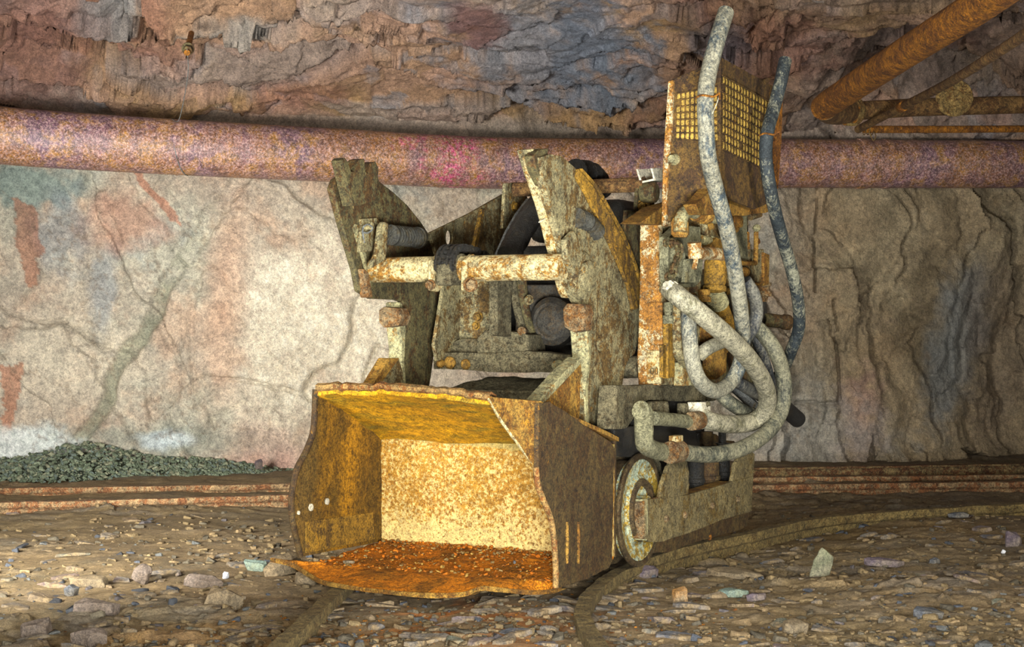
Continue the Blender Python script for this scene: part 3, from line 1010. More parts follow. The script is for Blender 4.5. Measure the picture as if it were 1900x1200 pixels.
# ------------------------------------------------------------------ loose stones
def stone_mesh(name, seed, sx, sy, sz, n=7, mat=None, jag=0.25):
    r = random.Random(seed)
    bm = bmesh.new()
    for i in range(n):
        a = 2 * math.pi * (i + r.uniform(-.45, .45)) / n
        k = r.uniform(0.55, 1.0)
        x, y = math.cos(a) * sx * k / 2, math.sin(a) * sy * k / 2
        bm.verts.new((x, y, sz * r.uniform(0.25, 0.5)))
        bm.verts.new((x * r.uniform(.9, 1.12), y * r.uniform(.9, 1.12), -sz * r.uniform(0.2, 0.5)))
    for i in range(4):
        bm.verts.new((r.uniform(-.3, .3) * sx, r.uniform(-.3, .3) * sy, sz * r.uniform(.45, .5 + jag)))
        bm.verts.new((r.uniform(-.3, .3) * sx, r.uniform(-.3, .3) * sy, -sz * r.uniform(.4, .5)))
    bmesh.ops.convex_hull(bm, input=bm.verts)
    loose = [v for v in bm.verts if not v.link_faces]
    bmesh.ops.delete(bm, geom=loose, context='VERTS')
    bmesh.ops.bevel(bm, geom=list(bm.edges), offset=min(sz * 0.10, 0.003), segments=1, affect='EDGES', clamp_overlap=True)
    bmesh.ops.triangulate(bm, faces=bm.faces)
    bmesh.ops.subdivide_edges(bm, edges=[e for e in bm.edges if e.calc_length() > max(sx, sy) * 0.2], cuts=1)
    for v in bm.verts:
        v.co += mnoise.noise_vector(v.co * 45 + Vector((seed, 0, 0))) * min(sz, 0.03) * 0.13
    me = bpy.data.meshes.new(name)
    bm.to_mesh(me); bm.free()
    me.materials.append(mat or M['shard'])
    return me


def place_stone(name, me, px, py, rot, tilt, lift, label, cat='stone', group=None):
    o = bpy.data.objects.new(name, me)
    COL.objects.link(o)
    g = ground(px, py, FLOORZ + 0.01)
    o.location = (g.x, g.y, floor_z(g.x, g.y) + lift)
    o.rotation_euler = (tilt[0], tilt[1], rot)
    tag(o, label, cat, group)
    return o


named = [
    (265, 1083, (0.075, 0.06, 0.060), 'st_grey', 0.4, (0.5, 0.2), 0.025, 'stone', 'square grey-pink block of stone standing alone on the floor at left'),
    (1524, 1072, (0.085, 0.045, 0.105), 'st_green', 0.2, (0.35, 0.1), 0.04, 'stone', 'olive-green slab tilted up on the floor at right'),
    (1362, 1103, (0.115, 0.07, 0.022), 'st_mint', 0.1, (0.1, 0.0), 0.012, 'stone', 'pale blue-green flat stone on the floor at right'),
    (1400, 1110, (0.085, 0.05, 0.020), 'st_purple', 0.5, (0.1, -0.1), 0.012, 'stone', 'purple slate lying against the pale blue-green stone'),
    (1262, 1118, (0.075, 0.05, 0.045), 'st_orange', 0.1, (0.1, 0.1), 0.018, 'stone', 'orange-stained angular stone in front of the wheel'),
    (1635, 1048, (0.17, 0.07, 0.022), 'st_purple', -0.1, (0.12, 0.05), 0.012, 'stone', 'long lilac-grey slate right of the tilted green slab'),
    (1720, 1140, (0.13, 0.08, 0.030), 'st_dark', 0.3, (0.1, 0.1), 0.014, 'stone', 'dark blue-black slate at the lower right'),
    (1470, 1162, (0.11, 0.07, 0.035), 'st_tan', 0.2, (0.0, 0.1), 0.014, 'stone', 'tan block of shale at the lower right of centre'),
    (1365, 1062, (0.20, 0.10, 0.024), 'st_tan', -0.25, (0.08, 0.06), 0.014, 'stone', 'long flat tan slab with a dark edge in front of the wheel'),
    (1780, 962, (0.12, 0.08, 0.02), 'st_dark', 0.1, (0.05, 0.0), 0.012, 'stone', 'dark slate beside the curving rail at far right'),
    (1200, 1066, (0.10, 0.07, 0.035), 'st_purple', 0.5, (0.1, 0.1), 0.014, 'stone', 'red-brown stone right in front of the loader wheel'),
    (525, 1070, (0.14, 0.10, 0.050), 'st_tan', 0.5, (0.1, -0.25), 0.026, 'stone', 'large tan slab leaning by the left corner of the bucket lip'),
    (470, 1062, (0.10, 0.06, 0.030), 'st_mint', -0.2, (0.2, 0.1), 0.016, 'stone', 'grey-green pointed slab left of the bucket lip'),
    (570, 1090, (0.10, 0.08, 0.040), 'st_tan', 0.9, (0.15, 0.05), 0.016, 'stone', 'tan stone wedged between the bucket lip and the left rail'),
    (168, 1086, (0.15, 0.09, 0.030), 'st_tan', 0.0, (0.1, 0.0), 0.012, 'stone', 'broad flat tan stone left of the square grey-pink block'),
    (375, 1090, (0.15, 0.07, 0.035), 'st_grey', 0.1, (0.1, 0.05), 0.012, 'stone', 'long low grey stone right of the square grey-pink block'),
    (418, 1078, (0.026, 0.02, 0.02), 'st_white', 0.2, (0.1, 0.0), 0.010, 'stone', 'small white quartz pebble left of the bucket lip'),
    (1862, 1023, (0.022, 0.015, 0.014), 'st_white', 0.2, (0.1, 0.4), 0.010, 'stone', 'small bright white quartz chip on the floor at far right'),
    (180, 1135, (0.17, 0.08, 0.04), 'st_grey', -0.1, (0.1, 0.05), 0.014, 'stone', 'long pale grey stone at the lower left'),
    (65, 1160, (0.13, 0.09, 0.05), 'st_grey', 0.5, (0.1, 0.05), 0.016, 'stone', 'pink-grey stone at the lower left corner'),
    (170, 1180, (0.12, 0.09, 0.05), 'st_grey', 0.2, (0.15, 0.05), 0.018, 'stone', 'dark-edged stone near the bottom edge at left'),
    (420, 1120, (0.13, 0.10, 0.055), 'st_tan', 0.7, (0.1, 0.1), 0.018, 'stone', 'angular tan stone left of the foreground rail'),
    (133, 1110, (0.05, 0.035, 0.03), 'st_dark', 0.7, (0.1, 0.1), 0.012, 'stone', 'small dark purple pebble left of the square grey-pink block'),
    (480, 883, (0.055, 0.04, 0.045), 'st_purple', 0.2, (0.1, 0.0), 0.05, 'stone', 'blue-grey stone resting on the gravel at the wall foot'),
    (1735, 1040, (0.06, 0.04, 0.02), 'st_dark', 0.4, (0.1, 0.0), 0.012, 'stone', 'small dark slate between the long lilac slate and the dark slate'),
    (1880, 1010, (0.10, 0.06, 0.05), 'st_purple', 0.5, (0.1, 0.1), 0.018, 'stone', 'dark red-brown stone at the right edge'),
]
for i, (px, py, s_, mt, rot, tl, lf, cat, lab) in enumerate(named):
    me = stone_mesh('stone', 200 + i, s_[0], s_[1], s_[2], 6 + i % 3, M[mt])
    place_stone('stone', me, px, py, rot, tl, lf, lab, cat)

rnd = random.Random(5)
variants = [stone_mesh('shale_fragment', 300 + k, 0.11, rnd.uniform(0.035, 0.075), rnd.uniform(0.010, 0.022), 4 + k % 3) for k in range(16)]


def spot():
    """a random place on the floor of the picture, more of them close by"""
    while True:
        px = rnd.uniform(-30, 1930); py = 935 + 275 * rnd.random() ** 0.8
        if 540 < px < 1130 and py < 1108: continue
        if 1130 <= px < 1420 and py < 1056 - (px - 1130) * 0.28: continue
        if py < 960 and px < 1380 and rnd.random() < 0.5: continue
        # bare trodden patches
        if 250 < px < 540 and 960 < py < 1050 and rnd.random() < 0.8: continue
        if px > 1650 and py > 1120 and rnd.random() < 0.7: continue
        return px, py


def shard_zone(px, py):
    side = 'left of the loader' if px < 560 else ('in front of the bucket' if px < 1130 else 'right of the loader')
    dist = 'near the bottom edge' if py > 1130 else ('in the middle distance' if py > 1020 else 'towards the wall')
    return side, dist


for i in range(280):
    px, py = spot()
    o = bpy.data.objects.new('shale_fragment', variants[i % 16])
    COL.objects.link(o)
    g = ground(px, py, FLOORZ + 0.01)
    k = rnd.uniform(0.35, 1.0)
    o.scale = (k * rnd.uniform(0.8, 1.5), k, k * rnd.uniform(0.7, 1.4))
    o.rotation_euler = (rnd.uniform(-.25, .3), rnd.uniform(-.2, .2), rnd.gauss(0, 0.6))
    o.location = (g.x, g.y, floor_z(g.x, g.y) + 0.003 * k)
    s_, d_ = shard_zone(px, py)
    tag(o, 'loose flat shale fragment on the floor %s, %s' % (s_, d_), 'stone', 'shale fragments %s, %s' % (s_, d_))

# everything smaller is rubble nobody could count
mb = MB()
small = [stone_mesh('chip', 400 + k, 1.0, rnd.uniform(0.45, 0.8), rnd.uniform(0.18, 0.35), 5 + k % 3) for k in range(6)]
tmp = []
for me in small:
    bm = bmesh.new(); bm.from_mesh(me)
    bmesh.ops.convex_hull(bm, input=bm.verts)
    bmesh.ops.delete(bm, geom=[v for v in bm.verts if not v.link_faces], context='VERTS')
    bmesh.ops.dissolve_limit(bm, angle_limit=0.4, verts=bm.verts, edges=bm.edges)
    bmesh.ops.triangulate(bm, faces=bm.faces)
    bm.verts.index_update()
    tmp.append((np.array([v.co[:] for v in bm.verts]), np.array([[v.index for v in f.verts] for f in bm.faces])))
    bm.free()
for me in small:
    bpy.data.meshes.remove(me)


def scatter(name, pts, sizes, mat, label, cat, tiltv=0.35, seed=1, palette=('756547', '6a5c42', '7d6c4c', '5f5848', '826f50', '565042')):
    r = np.random.RandomState(seed)
    VV = []; FF = []; CC = []; b = 0
    pal = [np.array(rgb(h)) for h in palette]
    for (x, y, z), s_ in zip(pts, sizes):
        v, f = tmp[r.randint(len(tmp))]
        a = r.normal(0, 0.8); tx, ty = r.uniform(-tiltv, tiltv, 2)
        m = np.array(Matrix.Rotation(a, 3, 'Z') @ Matrix.Rotation(ty, 3, 'Y') @ Matrix.Rotation(tx, 3, 'X'))
        VV.append((v * s_ * np.array([1, 1, r.uniform(.7, 1.5)])) @ m.T + np.array([x, y, z + s_ * 0.02])); FF.append(f + b); b += len(v)
        CC.append(np.tile(pal[r.randint(len(pal))] * r.uniform(0.8, 1.2), (len(v), 1)))
    VV = np.concatenate(VV); FF = np.concatenate(FF)
    me = bpy.data.meshes.new(name)
    me.vertices.add(len(VV)); me.vertices.foreach_set('co', VV.reshape(-1).astype(np.float32))
    me.loops.add(FF.size); me.loops.foreach_set('vertex_index', FF.reshape(-1).astype(np.int32))
    me.polygons.add(len(FF)); me.polygons.foreach_set('loop_start', (np.arange(len(FF)) * 3).astype(np.int32))
    me.update(calc_edges=True)
    ca_ = me.color_attributes.new('tint', 'FLOAT_COLOR', 'POINT')
    ca_.data.foreach_set('color', np.concatenate(CC).reshape(-1).astype(np.float32))
    o = link_mesh(name, me, mat)
    tag(o, label, cat, None, 'stuff')
    return o


r_ = np.random.RandomState(7)
N_ = 7000
pxs = r_.uniform(-40, 1940, N_); pys = 925 + 285 * r_.rand(N_) ** 0.75
D_ = (EYE - FLOORZ) * F / (pys - 600)
xs_ = (pxs - 950) / F * D_
hz = FLOORZ + floor_h(xs_[:, None], D_[:, None])[0][:, 0]
den = fbm(xs_ * 1.5, D_ * 1.5, 55, 4)
keep = den > r_.uniform(-0.6, 0.25, N_)
scatter('rubble', list(zip(xs_[keep], D_[keep], hz[keep])), list(r_.gamma(2.2, 0.0085, N_)[keep].clip(0.006, 0.06)),
        M['chips'], 'fine shale rubble strewn all over the muddy floor', 'rubble', seed=3)
N_ = 700
sel = r_.rand(N_) < 2
scatter('slate_rubble', list(zip(xs_[:N_], D_[:N_], hz[:N_])), list(r_.gamma(2.2, 0.009, N_).clip(0.006, 0.06)),
        M['chips'], 'dark blue-grey slate chips scattered among the tan rubble', 'rubble', seed=9, palette=('45484c', '4c5056', '55504f', '3f4042', '5d5f5c'))

# green-grey gravel heaped against the wall at left
gx = r_.uniform(-3.1, -1.15, 5200); gt = r_.rand(5200)
hp = 0.03 + 0.13 * np.exp(-((gx + 2.22) / 0.28) ** 2) + 0.06 * np.exp(-((gx + 2.75) / 0.3) ** 2) + 0.045 * np.exp(-((gx + 1.7) / 0.3) ** 2)
hp = hp * (1 - sst(-1.5, -1.15, gx))
gy = wall_depth(gx) - 0.10 - gt * (0.12 + 1.6 * hp)
gz = -0.05 + hp * (1 - gt) * 1.02 + 0.01
gs = r_.gamma(2.5, 0.008, 5200).clip(0.01, 0.05)
scatter('gravel', list(zip(gx, gy, gz)), list(gs), M['chips'], 'green-grey gravel heaped against the foot of the wall at left', 'gravel', 0.8, seed=5, palette=('6b7762', '5f6a56', '78826c', '58634f', '84876f', '66736a'))
# the heap under the gravel
xs2 = np.arange(-3.3, -1.1, 0.03); tt = np.linspace(0, 1, 12)
XX, TT = np.meshgrid(xs2, tt, indexing='ij')
hh = 0.03 + 0.13 * np.exp(-((XX + 2.22) / 0.28) ** 2) + 0.06 * np.exp(-((XX + 2.75) / 0.3) ** 2) + 0.045 * np.exp(-((XX + 1.7) / 0.3) ** 2)
hh = hh * (1 - sst(-1.5, -1.15, XX))
PP = np.stack([XX, wall_depth(XX) + 0.05 - TT * (0.17 + 1.6 * hh), -0.06 + hh * (1 - TT)], -1)
o_ = grid_mesh('gravel_heap', PP, None, M['gravel'], False)
tag(o_, 'packed green-grey heap beneath the gravel at the wall foot', 'gravel', None, 'stuff')

# a few loose chips in front of the farther rail and a lone spill of rust flakes by the bucket
N_ = 900
fx = r_.normal(-0.15, 0.33, N_); fy = r_.normal(4.25, 0.25, N_)
fz = FLOORZ + floor_h(fx[:, None], fy[:, None])[0][:, 0]
scatter('rust_flakes', list(zip(fx, fy, fz)), list(r_.gamma(2.0, 0.0035, N_).clip(0.003, 0.018)), M['pipe_or'], 'orange rust flakes spilt on the floor in front of the bucket', 'rust flakes', seed=11)


# ------------------------------------------------------------------ the loader
YAW = math.radians(26.8)
CA, SA = math.cos(YAW), math.sin(YAW)
ORG = (0.042, 5.18)
loader = empty('rocker_shovel_loader', (ORG[0], ORG[1], 0), -YAW)
tag(loader, 'rusty yellow rail-mounted mine loader with a battered bucket and bundled hoses', 'loader')


def _loc(px, py, ax, val):
    o = Vector((0 - ORG[0], 0 - ORG[1], EYE))
    d = Vector(((px - 950) / F, 1.0, -(py - 600) / F))
    o = Vector((o.x * CA - o.y * SA, o.x * SA + o.y * CA, o.z))
    d = Vector((d.x * CA - d.y * SA, d.x * SA + d.y * CA, d.z))
    t = (val - o[ax]) / d[ax]
    return o + d * t


def LX(x, *pts):
    r = [_loc(a, b, 0, x) for a, b in pts]
    return r


def LY(y, *pts):
    return [_loc(a, b, 1, y) for a, b in pts]


def LZ(z, *pts):
    return [_loc(a, b, 2, z) for a, b in pts]


def px_plate(name, x, pts, th, mat, parent=loader, holes=(), bevel=0.003, **kw):
    """plate standing lengthwise: outer (camera) face at x, thickness th inboard"""
    m = MB().prism(LX(x, *pts), (-th, 0, 0), [LX(x, *h) for h in holes])
    return m.build(name, mat, parent, bevel=bevel, **kw)


def py_plate(name, y, pts, th, mat, parent=loader, holes=(), bevel=0.003, **kw):
    """plate standing crosswise: front face at y"""
    m = MB().prism(LY(y, *pts), (0, th, 0), [LY(y, *h) for h in holes])
    return m.build(name, mat, parent, bevel=bevel, **kw)


def oval(cx, cy, rx, ry, n=18):
    return [(cx + rx * math.cos(2 * math.pi * k / n), cy + ry * math.sin(2 * math.pi * k / n)) for k in range(n)]


def bolt(p, axis, r=0.012, h=0.016, mat=None, parent=loader, name='bolt'):
    return MB().nut(p, axis, r, h).build(name, mat or M['axle'], parent)


XA, YA, ZA = Vector((1, 0, 0)), Vector((0, 1, 0)), Vector((0, 0, 1))
UP_R, UP_L = 0.31, -0.32

# ---------------------------------------------------------------- bucket materials
def bucket_back_mat():
    t = NT('bucket_back_speckle')
    v = t.coords((1, 1, 1))
    n1 = t.noise(v, 85, 5, 0.8); n2 = t.noise(v, 16, 6, 0.65); n3 = t.noise(v, 190, 3, 0.7); n0 = t.noise(v, 4, 4, 0.6)
    tc = t.n('ShaderNodeTexCoord'); sp = t.n('ShaderNodeSeparateXYZ'); t.l(tc.outputs['Object'], sp.inputs[0])
    c = t.mix(t.mask(n0, 0.40, 0.62), '9a6f1e', '8b5f1a')
    f = t.math('ADD', t.math('MULTIPLY', n1, 0.75), t.math('MULTIPLY', n2, 0.25))
    low = t.mask(sp.outputs[2], 0.20, 0.07)
    f = t.math('ADD', f, t.math('MULTIPLY', low, 0.10))
    c = t.mix(t.mask(f, 0.49, 0.57), c, 'c2a866')
    f2 = t.math('ADD', t.math('MULTIPLY', n3, 0.5), t.math('MULTIPLY', n1, -0.5))
    c = t.mix(t.mask(f2, 0.04, 0.09), c, '6e4616')
    edge = t.math('ADD', sp.outputs[2], t.math('MULTIPLY', n2, 0.03))
    xs = t.math('MULTIPLY', t.math('ADD', sp.outputs[0], 0.42), 0.055)
    top = t.mask(t.math('ADD', edge, xs), 0.398, 0.404)
    c = t.mix(t.math('MULTIPLY', top, 0.8), c, '97864a')
    c, gf_ = t.grit(c, v, 0.7, 0.4, 1.5)
    nb = t.bump(n1, 0.6, 0.004); nb = t.bump(gf_, 0.9, 0.006, nb)
    return t.finish(c, nb, 0.7, 0, 0.3)


def bucket_side_mat():
    t = NT('bucket_inner_side')
    v = t.coords((1, 1, 0.5)); v1 = t.coords((1, 1, 1))
    n1 = t.noise(v, 8, 7, 0.68, 0.6); n2 = t.noise(v1, 70, 5, 0.75); n3 = t.noise(v1, 210, 3, 0.7)
    tc = t.n('ShaderNodeTexCoord'); sp = t.n('ShaderNodeSeparateXYZ'); t.l(tc.outputs['Object'], sp.inputs[0])
    c = t.mix(t.mask(n1, 0.40, 0.62), '57400f', '7a560f')
    # broad ochre smear falling diagonally across the plate
    q = t.math('ADD', t.math('ADD', sp.outputs[1], t.math('MULTIPLY', sp.outputs[2], -0.28)), t.math('MULTIPLY', n1, 0.12))
    m = t.mask(t.math('ABSOLUTE', t.math('ADD', q, 0.40), 0.0), 0.075, 0.02)
    c = t.mix(t.math('MULTIPLY', m, 0.8), c, '9c6e10')
    q2 = t.mask(t.math('ADD', sp.outputs[1], t.math('MULTIPLY', n1, 0.1)), -0.46, -0.56)
    c = t.mix(t.math('MULTIPLY', q2, 0.6), c, '4e4020')
    c = t.mix(t.math('MULTIPLY', t.mask(n2, 0.54, 0.62), 0.8), c, '4a3310')
    c, gf_ = t.grit(c, v1, 0.95)
    nb = t.bump(n2, 0.6, 0.003); nb = t.bump(gf_, 0.9, 0.006, nb)
    return t.finish(c, nb, 0.75, 0, 0.3)


def bucket_top_mat():
    t = NT('bucket_inner_top')
    v = t.coords((0.5, 1.6, 1.6)); v1 = t.coords((1, 1, 1))
    n1 = t.noise(v, 9, 8, 0.7, 0.8); n2 = t.noise(v1, 60, 5, 0.75); n3 = t.noise(v1, 210, 3, 0.7)
    c = t.ramp(n1, [(0.30, '5c5a28'), (0.43, '94730f'), (0.54, 'b8860c'), (0.68, 'ca9210')])
    c = t.mix(t.math('MULTIPLY', t.mask(n2, 0.55, 0.64), 0.6), c, '5a4210')
    c, gf_ = t.grit(c, v1, 0.95)
    nb = t.bump(n1, 0.4, 0.004); nb = t.bump(gf_, 0.9, 0.006, nb)
    return t.finish(c, nb, 0.65, 0, 0.35)


def bucket_floor_mat():
    t = NT('bucket_floor_rust')
    v1 = t.coords((1, 1, 1))
    n1 = t.noise(v1, 7, 7, 0.68, 0.6); n2 = t.noise(v1, 48, 6, 0.75); n3 = t.noise(v1, 210, 3, 0.7)
    c = t.ramp(n1, [(0.34, '5f3d10'), (0.46, '8a560f'), (0.54, 'ad660d'), (0.68, 'c07512')])
    c = t.mix(t.math('MULTIPLY', t.mask(n2, 0.56, 0.62), 0.85), c, '6f4012')
    c = t.mix(t.math('MULTIPLY', t.mask(n2, 0.38, 0.33), 0.8), c, 'd08a2c')
    c, gf_ = t.grit(c, v1, 0.95)
    nb = t.bump(n2, 0.8, 0.006); nb = t.bump(gf_, 1.0, 0.008, nb)
    return t.finish(c, nb, 0.85, 0, 0.2)


M['motor'] = rust_mat('dark_dusty_motor', '35322a', '3a3020', '55431f', '1a1812', 0.45, 0.2, 0.35, 1.5, 1.0, 0.5, rough=0.7)
M['b_back'] = bucket_back_mat(); M['b_side'] = bucket_side_mat(); M['b_top'] = bucket_top_mat(); M['b_floor'] = bucket_floor_mat()

# ---------------------------------------------------------------- bucket
bucket = empty('bucket', (0, 0, 0)); bucket.parent = loader
BL, BR, BY = -0.42, 0.385, -0.19
sub = dict(rough=0.0028, cuts=0.035)
left_front = [(590, 722), (588, 770), (584, 805), (572, 838), (556, 868), (547, 905), (545, 935), (548, 970), (556, 1005), (562, 1032)]
lf = LX(BL, *left_front)
lb = [Vector((BL, -0.17, 0.05)), Vector((BL, -0.17, 0.40)), Vector((BL, -0.30, 0.46))]
MB().prism(lf + lb, (-0.014, 0, 0)).build('left_side_plate', M['b_side'], bucket, **sub)
right_front = [(1000, 748), (999, 866), (1003, 900), (1014, 930), (1027, 962), (1033, 1000), (1036, 1045), (1036, 1090)]
rf = LX(BR + 0.014, *right_front)
rb_ = LX(BR + 0.014, (1085, 1074), (1130, 1054), (1136, 1040), (1140, 832), (1133, 820), (1085, 790), (1050, 764), (1020, 746))
MB().prism(rf + rb_, (-0.014, 0, 0)).build('right_side_plate', M['outer'], bucket, **sub)
backp = [Vector((BL, BY, 0.055)), Vector((BR, BY, 0.055)), Vector((BR, BY, 0.39)), Vector((BL, BY, 0.39))]
MB().prism(backp, (0, 0.014, 0)).build('back_plate', M['b_back'], bucket, **sub)
# top plate, dented edge
fL = LX(BL, (590, 724))[0]
fR = LY(-0.66, (912, 742))[0]
fT = LX(BR, (1000, 745))[0]
tL = Vector((BL, BY, 0.39)); tR = Vector((BR, BY, 0.39))


def sheet(name, rows, th, mat, parent, jit=0.0, seed=0, edge_wave=None):
    """rows: list of polylines, each with the same number of points, thickened along its normals"""
    n, m = len(rows), len(rows[0])
    nn = []
    for i in range(n):
        for j in range(m):
            a = rows[min(i + 1, n - 1)][j] - rows[max(i - 1, 0)][j]
            b = rows[i][min(j + 1, m - 1)] - rows[i][max(j - 1, 0)]
            nn.append(a.cross(b).normalized())
    top = []
    for i in range(n):
        for j in range(m):
            p = rows[i][j].copy()
            if jit:
                q = p * 7 + Vector((seed, 0, 0))
                p += nn[i * m + j] * jit * (mnoise.noise(q) + 0.5 * mnoise.noise(q * 2.7) + 0.25 * mnoise.noise(q * 7))
            top.append(p)
    bot = [p + nn[k] * th for k, p in enumerate(top)]
    N = n * m
    f = []
    for i in range(n - 1):
        for j in range(m - 1):
            a = i * m + j
            f.append((a, a + 1, a + m + 1, a + m)); f.append((a + N, a + m + N, a + m + 1 + N, a + 1 + N))
    ring = [j for j in range(m)] + [i * m + m - 1 for i in range(1, n)] + [(n - 1) * m + j for j in range(m - 2, -1, -1)] + [i * m for i in range(n - 2, 0, -1)]
    for a, b in zip(ring, ring[1:] + ring[:1]):
        f.append((a, a + N, b + N, b))
    return MB().add(top + bot, f).build(name, mat, parent, smooth=40)


def lerp(a, b, t):
    return a + (b - a) * t


rows = []
NC = 40
for i in range(15):
    t = i / 14
    row = []
    for j in range(NC + 1):
        u = j / NC
        a = lerp(tL, tR, u)
        b = lerp(fL, fR, u) + Vector((0, 0, 0.012 * math.sin(u * 3.1) - 0.008 * mnoise.noise(Vector((u * 14, 3, 0)))))
        row.append(lerp(a, b, t) + Vector((0, 0, 0.008 * math.sin(t * math.pi))))
    rows.append(row)
sheet('top_plate', rows, -0.014, M['b_top'], bucket, 0.006, 3)
# rolled, worn edge along the top plate
edge = [rows[-1][j] + Vector((0, -0.004, 0.010)) + Vector((0, 0, 0.004 * mnoise.noise(Vector((j * 0.9, 7, 0))))) for j in range(NC + 1)]
rm = MB()
rowsR = []
for k, (dy, dz) in enumerate([(0.0, -0.012), (-0.010, -0.006), (-0.010, 0.006), (0.004, 0.012), (0.035, 0.002)]):
    rowsR.append([p + Vector((0, dy + 0.003 * mnoise.noise(Vector((j * 1.7, k, 1))), dz)) for j, p in enumerate(edge)])
sheet('top_rim', rowsR, 0.006, M['rim'], bucket, 0.003, 5)
# folded-in front corner on the right
fB = LX(BR + 0.004, (999, 868))[0]
fTT = LX(BR + 0.010, (1003, 744))[0]
MB().prism([fR + Vector((0, -0.004, 0.01)), fTT, fB], ((fTT - fR).cross(fB - fR)).normalized() * -0.014).build('corner_plate', M['corner'], bucket, rough=0.003, cuts=0.03)
MB().prism([fR + Vector((-0.01, -0.004, 0.01)), fTT + Vector((0.0, 0, 0.0)), Vector((BR + 0.012, -0.17, 0.41)), Vector((BR - 0.22, -0.17, 0.41))], (0, 0, -0.012)).build('top_corner_plate', M['corner'], bucket, rough=0.002, cuts=0.04)
MB().tube([fR + Vector((-0.004, -0.006, 0.006)), lerp(fR, fB, 0.35) + Vector((-.006, -.004, 0)), lerp(fR, fB, 0.7) + Vector((-.004, -.004, 0)), fB + Vector((0, -0.004, 0))], [0.008, 0.009, 0.008, 0.006], 10).build('worn_edge', M['cream'], bucket, rough=0.002, cuts=0.03)
MB().tube(smooth_path([p + Vector((-0.007, -0.002, 0)) for p in rf[1:]], 4), 0.0085, 10).build('worn_edge', M['rim'], bucket, rough=0.0015, cuts=0.03)
MB().tube(smooth_path([p + Vector((-0.007, -0.002, 0)) for p in lf], 4), 0.0095, 10).build('worn_edge', M['outer'], bucket, rough=0.0015, cuts=0.03)
# floor plate running out to the torn lip
lipz = [(503, 1036, 0.050), (530, 1041, 0.042), (552, 1050, 0.028), (580, 1068, 0.014), (605, 1079, 0.008), (660, 1089, 0.005), (740, 1098, 0.004), (800, 1102, 0.004), (860, 1100, 0.007),
        (892, 1089, 0.020), (930, 1092, 0.014), (980, 1096, 0.006), (1015, 1095, 0.004), (1042, 1086, 0.006)]
lip = smooth_path([LZ(z, (a, b))[0] for a, b, z in lipz], 4)
m_ = len(lip)
rows = []
for i in range(17):
    t = i / 16
    row = []
    for j in range(m_):
        u = j / (m_ - 1)
        a = Vector((lerp(BL - 0.0, BR, u), BY + 0.01, 0.055))
        mid = Vector((lerp(BL - 0.005, BR + 0.01, u), -0.56, 0.030))
        tt = t
        p = lerp(a, mid, min(1, tt / 0.8)) if tt < 0.8 else lerp(mid, lip[j], (tt - 0.8) / 0.2)
        if i < 16:
            q = Vector((p.x * 9, p.y * 9, 2))
            p = p + Vector((0, 0, 0.010 * abs(mnoise.noise(q)) + 0.006 * mnoise.noise(q * 3) + 0.003 * mnoise.noise(q * 9)))
        row.append(p)
    rows.append(row)
sheet('floor_plate', rows, -0.010, M['b_floor'], bucket)
rowsL = [[p + Vector((0, 0, 0.002)) for p in lip], [p + Vector((0, -0.006, -0.003)) for p in lip], [p + Vector((0, -0.004, -0.008)) for p in lip], [p + Vector((0, 0.03, -0.012)) for p in lip]]
sheet('cutting_lip', rowsL, 0.002, M['corner'], bucket, 0.002, 9)
# two weld beads / ribs on the outside of the right side and a wear strip inside the left
for px in (1052, 1073):
    MB().tube(LX(BR + 0.016, (px, 968), (px, 1000), (px, 1045)), [0.004, 0.006, 0.004], 8).build('side_rib', M['corner'], bucket)
MB().prism([p + Vector((0.004, 0, 0)) for p in LX(BL, (566, 968), (690, 950), (694, 1000), (566, 1026))], (-0.004, 0, 0)).build('wear_strip', M['yellow'], bucket, bevel=0.001)
for (a, b, r) in ((576, 941, 0.011), (606, 930, 0.010), (553, 951, 0.006)):
    MB().lathe(LX(BL, (a, b))[0] + Vector((0.003, 0, 0)), XA, [(-0.003, r), (0.001, r), (0.002, r * .7)], 16).build('plug_hole', M['white'], bucket)
# back side shell
MB().prism([Vector((BL, -0.17, 0.05)), Vector((BR, -0.17, 0.05)), Vector((BR, -0.17, 0.40)), Vector((BL, -0.17, 0.40))], (0, 0.008, 0)).build('back_skin', M['outer'], bucket)

# ---------------------------------------------------------------- rocker arms
RA_out = [(1003, 292), (1020, 286), (1043, 290), (1072, 316), (1100, 348), (1126, 392), (1150, 436), (1170, 484), (1184, 530), (1189, 575), (1186, 620), (1178, 655), (1166, 668), (1160, 680),
          (1152, 730), (1143, 790), (1137, 822), (1105, 812), (1080, 800), (1084, 730), (1093, 660), (1092, 610), (1086, 572), (1072, 562), (1062, 540), (1040, 440), (1018, 370), (1008, 330)]
arm_r = px_plate('rocker_arm', UP_R, RA_out, 0.022, M['arm'], holes=[oval(1113, 638, 6, 17)], bevel=0.004)
# yellow strip that follows the curved back of the right arm
cur = [(1074, 313), (1102, 345), (1128, 389), (1152, 433), (1172, 481), (1186, 527), (1191, 570)]
inn = [(1176, 575), (1166, 530), (1150, 490), (1130, 446), (1108, 400), (1088, 358), (1072, 330)]
px_plate('rocking_tread', UP_R + 0.012, cur + inn, 0.012, M['yellow'], bevel=0.003)
# the tread itself turning away behind the arm
cpt = LX(UP_R, *cur)
sheet('rocking_rim', [[p + Vector((0.012, 0, 0)) for p in smooth_path(cpt, 4)], [p + Vector((-0.07, 0.004, 0.002)) for p in smooth_path(cpt, 4)]], 0.010, M['yellow'], loader)
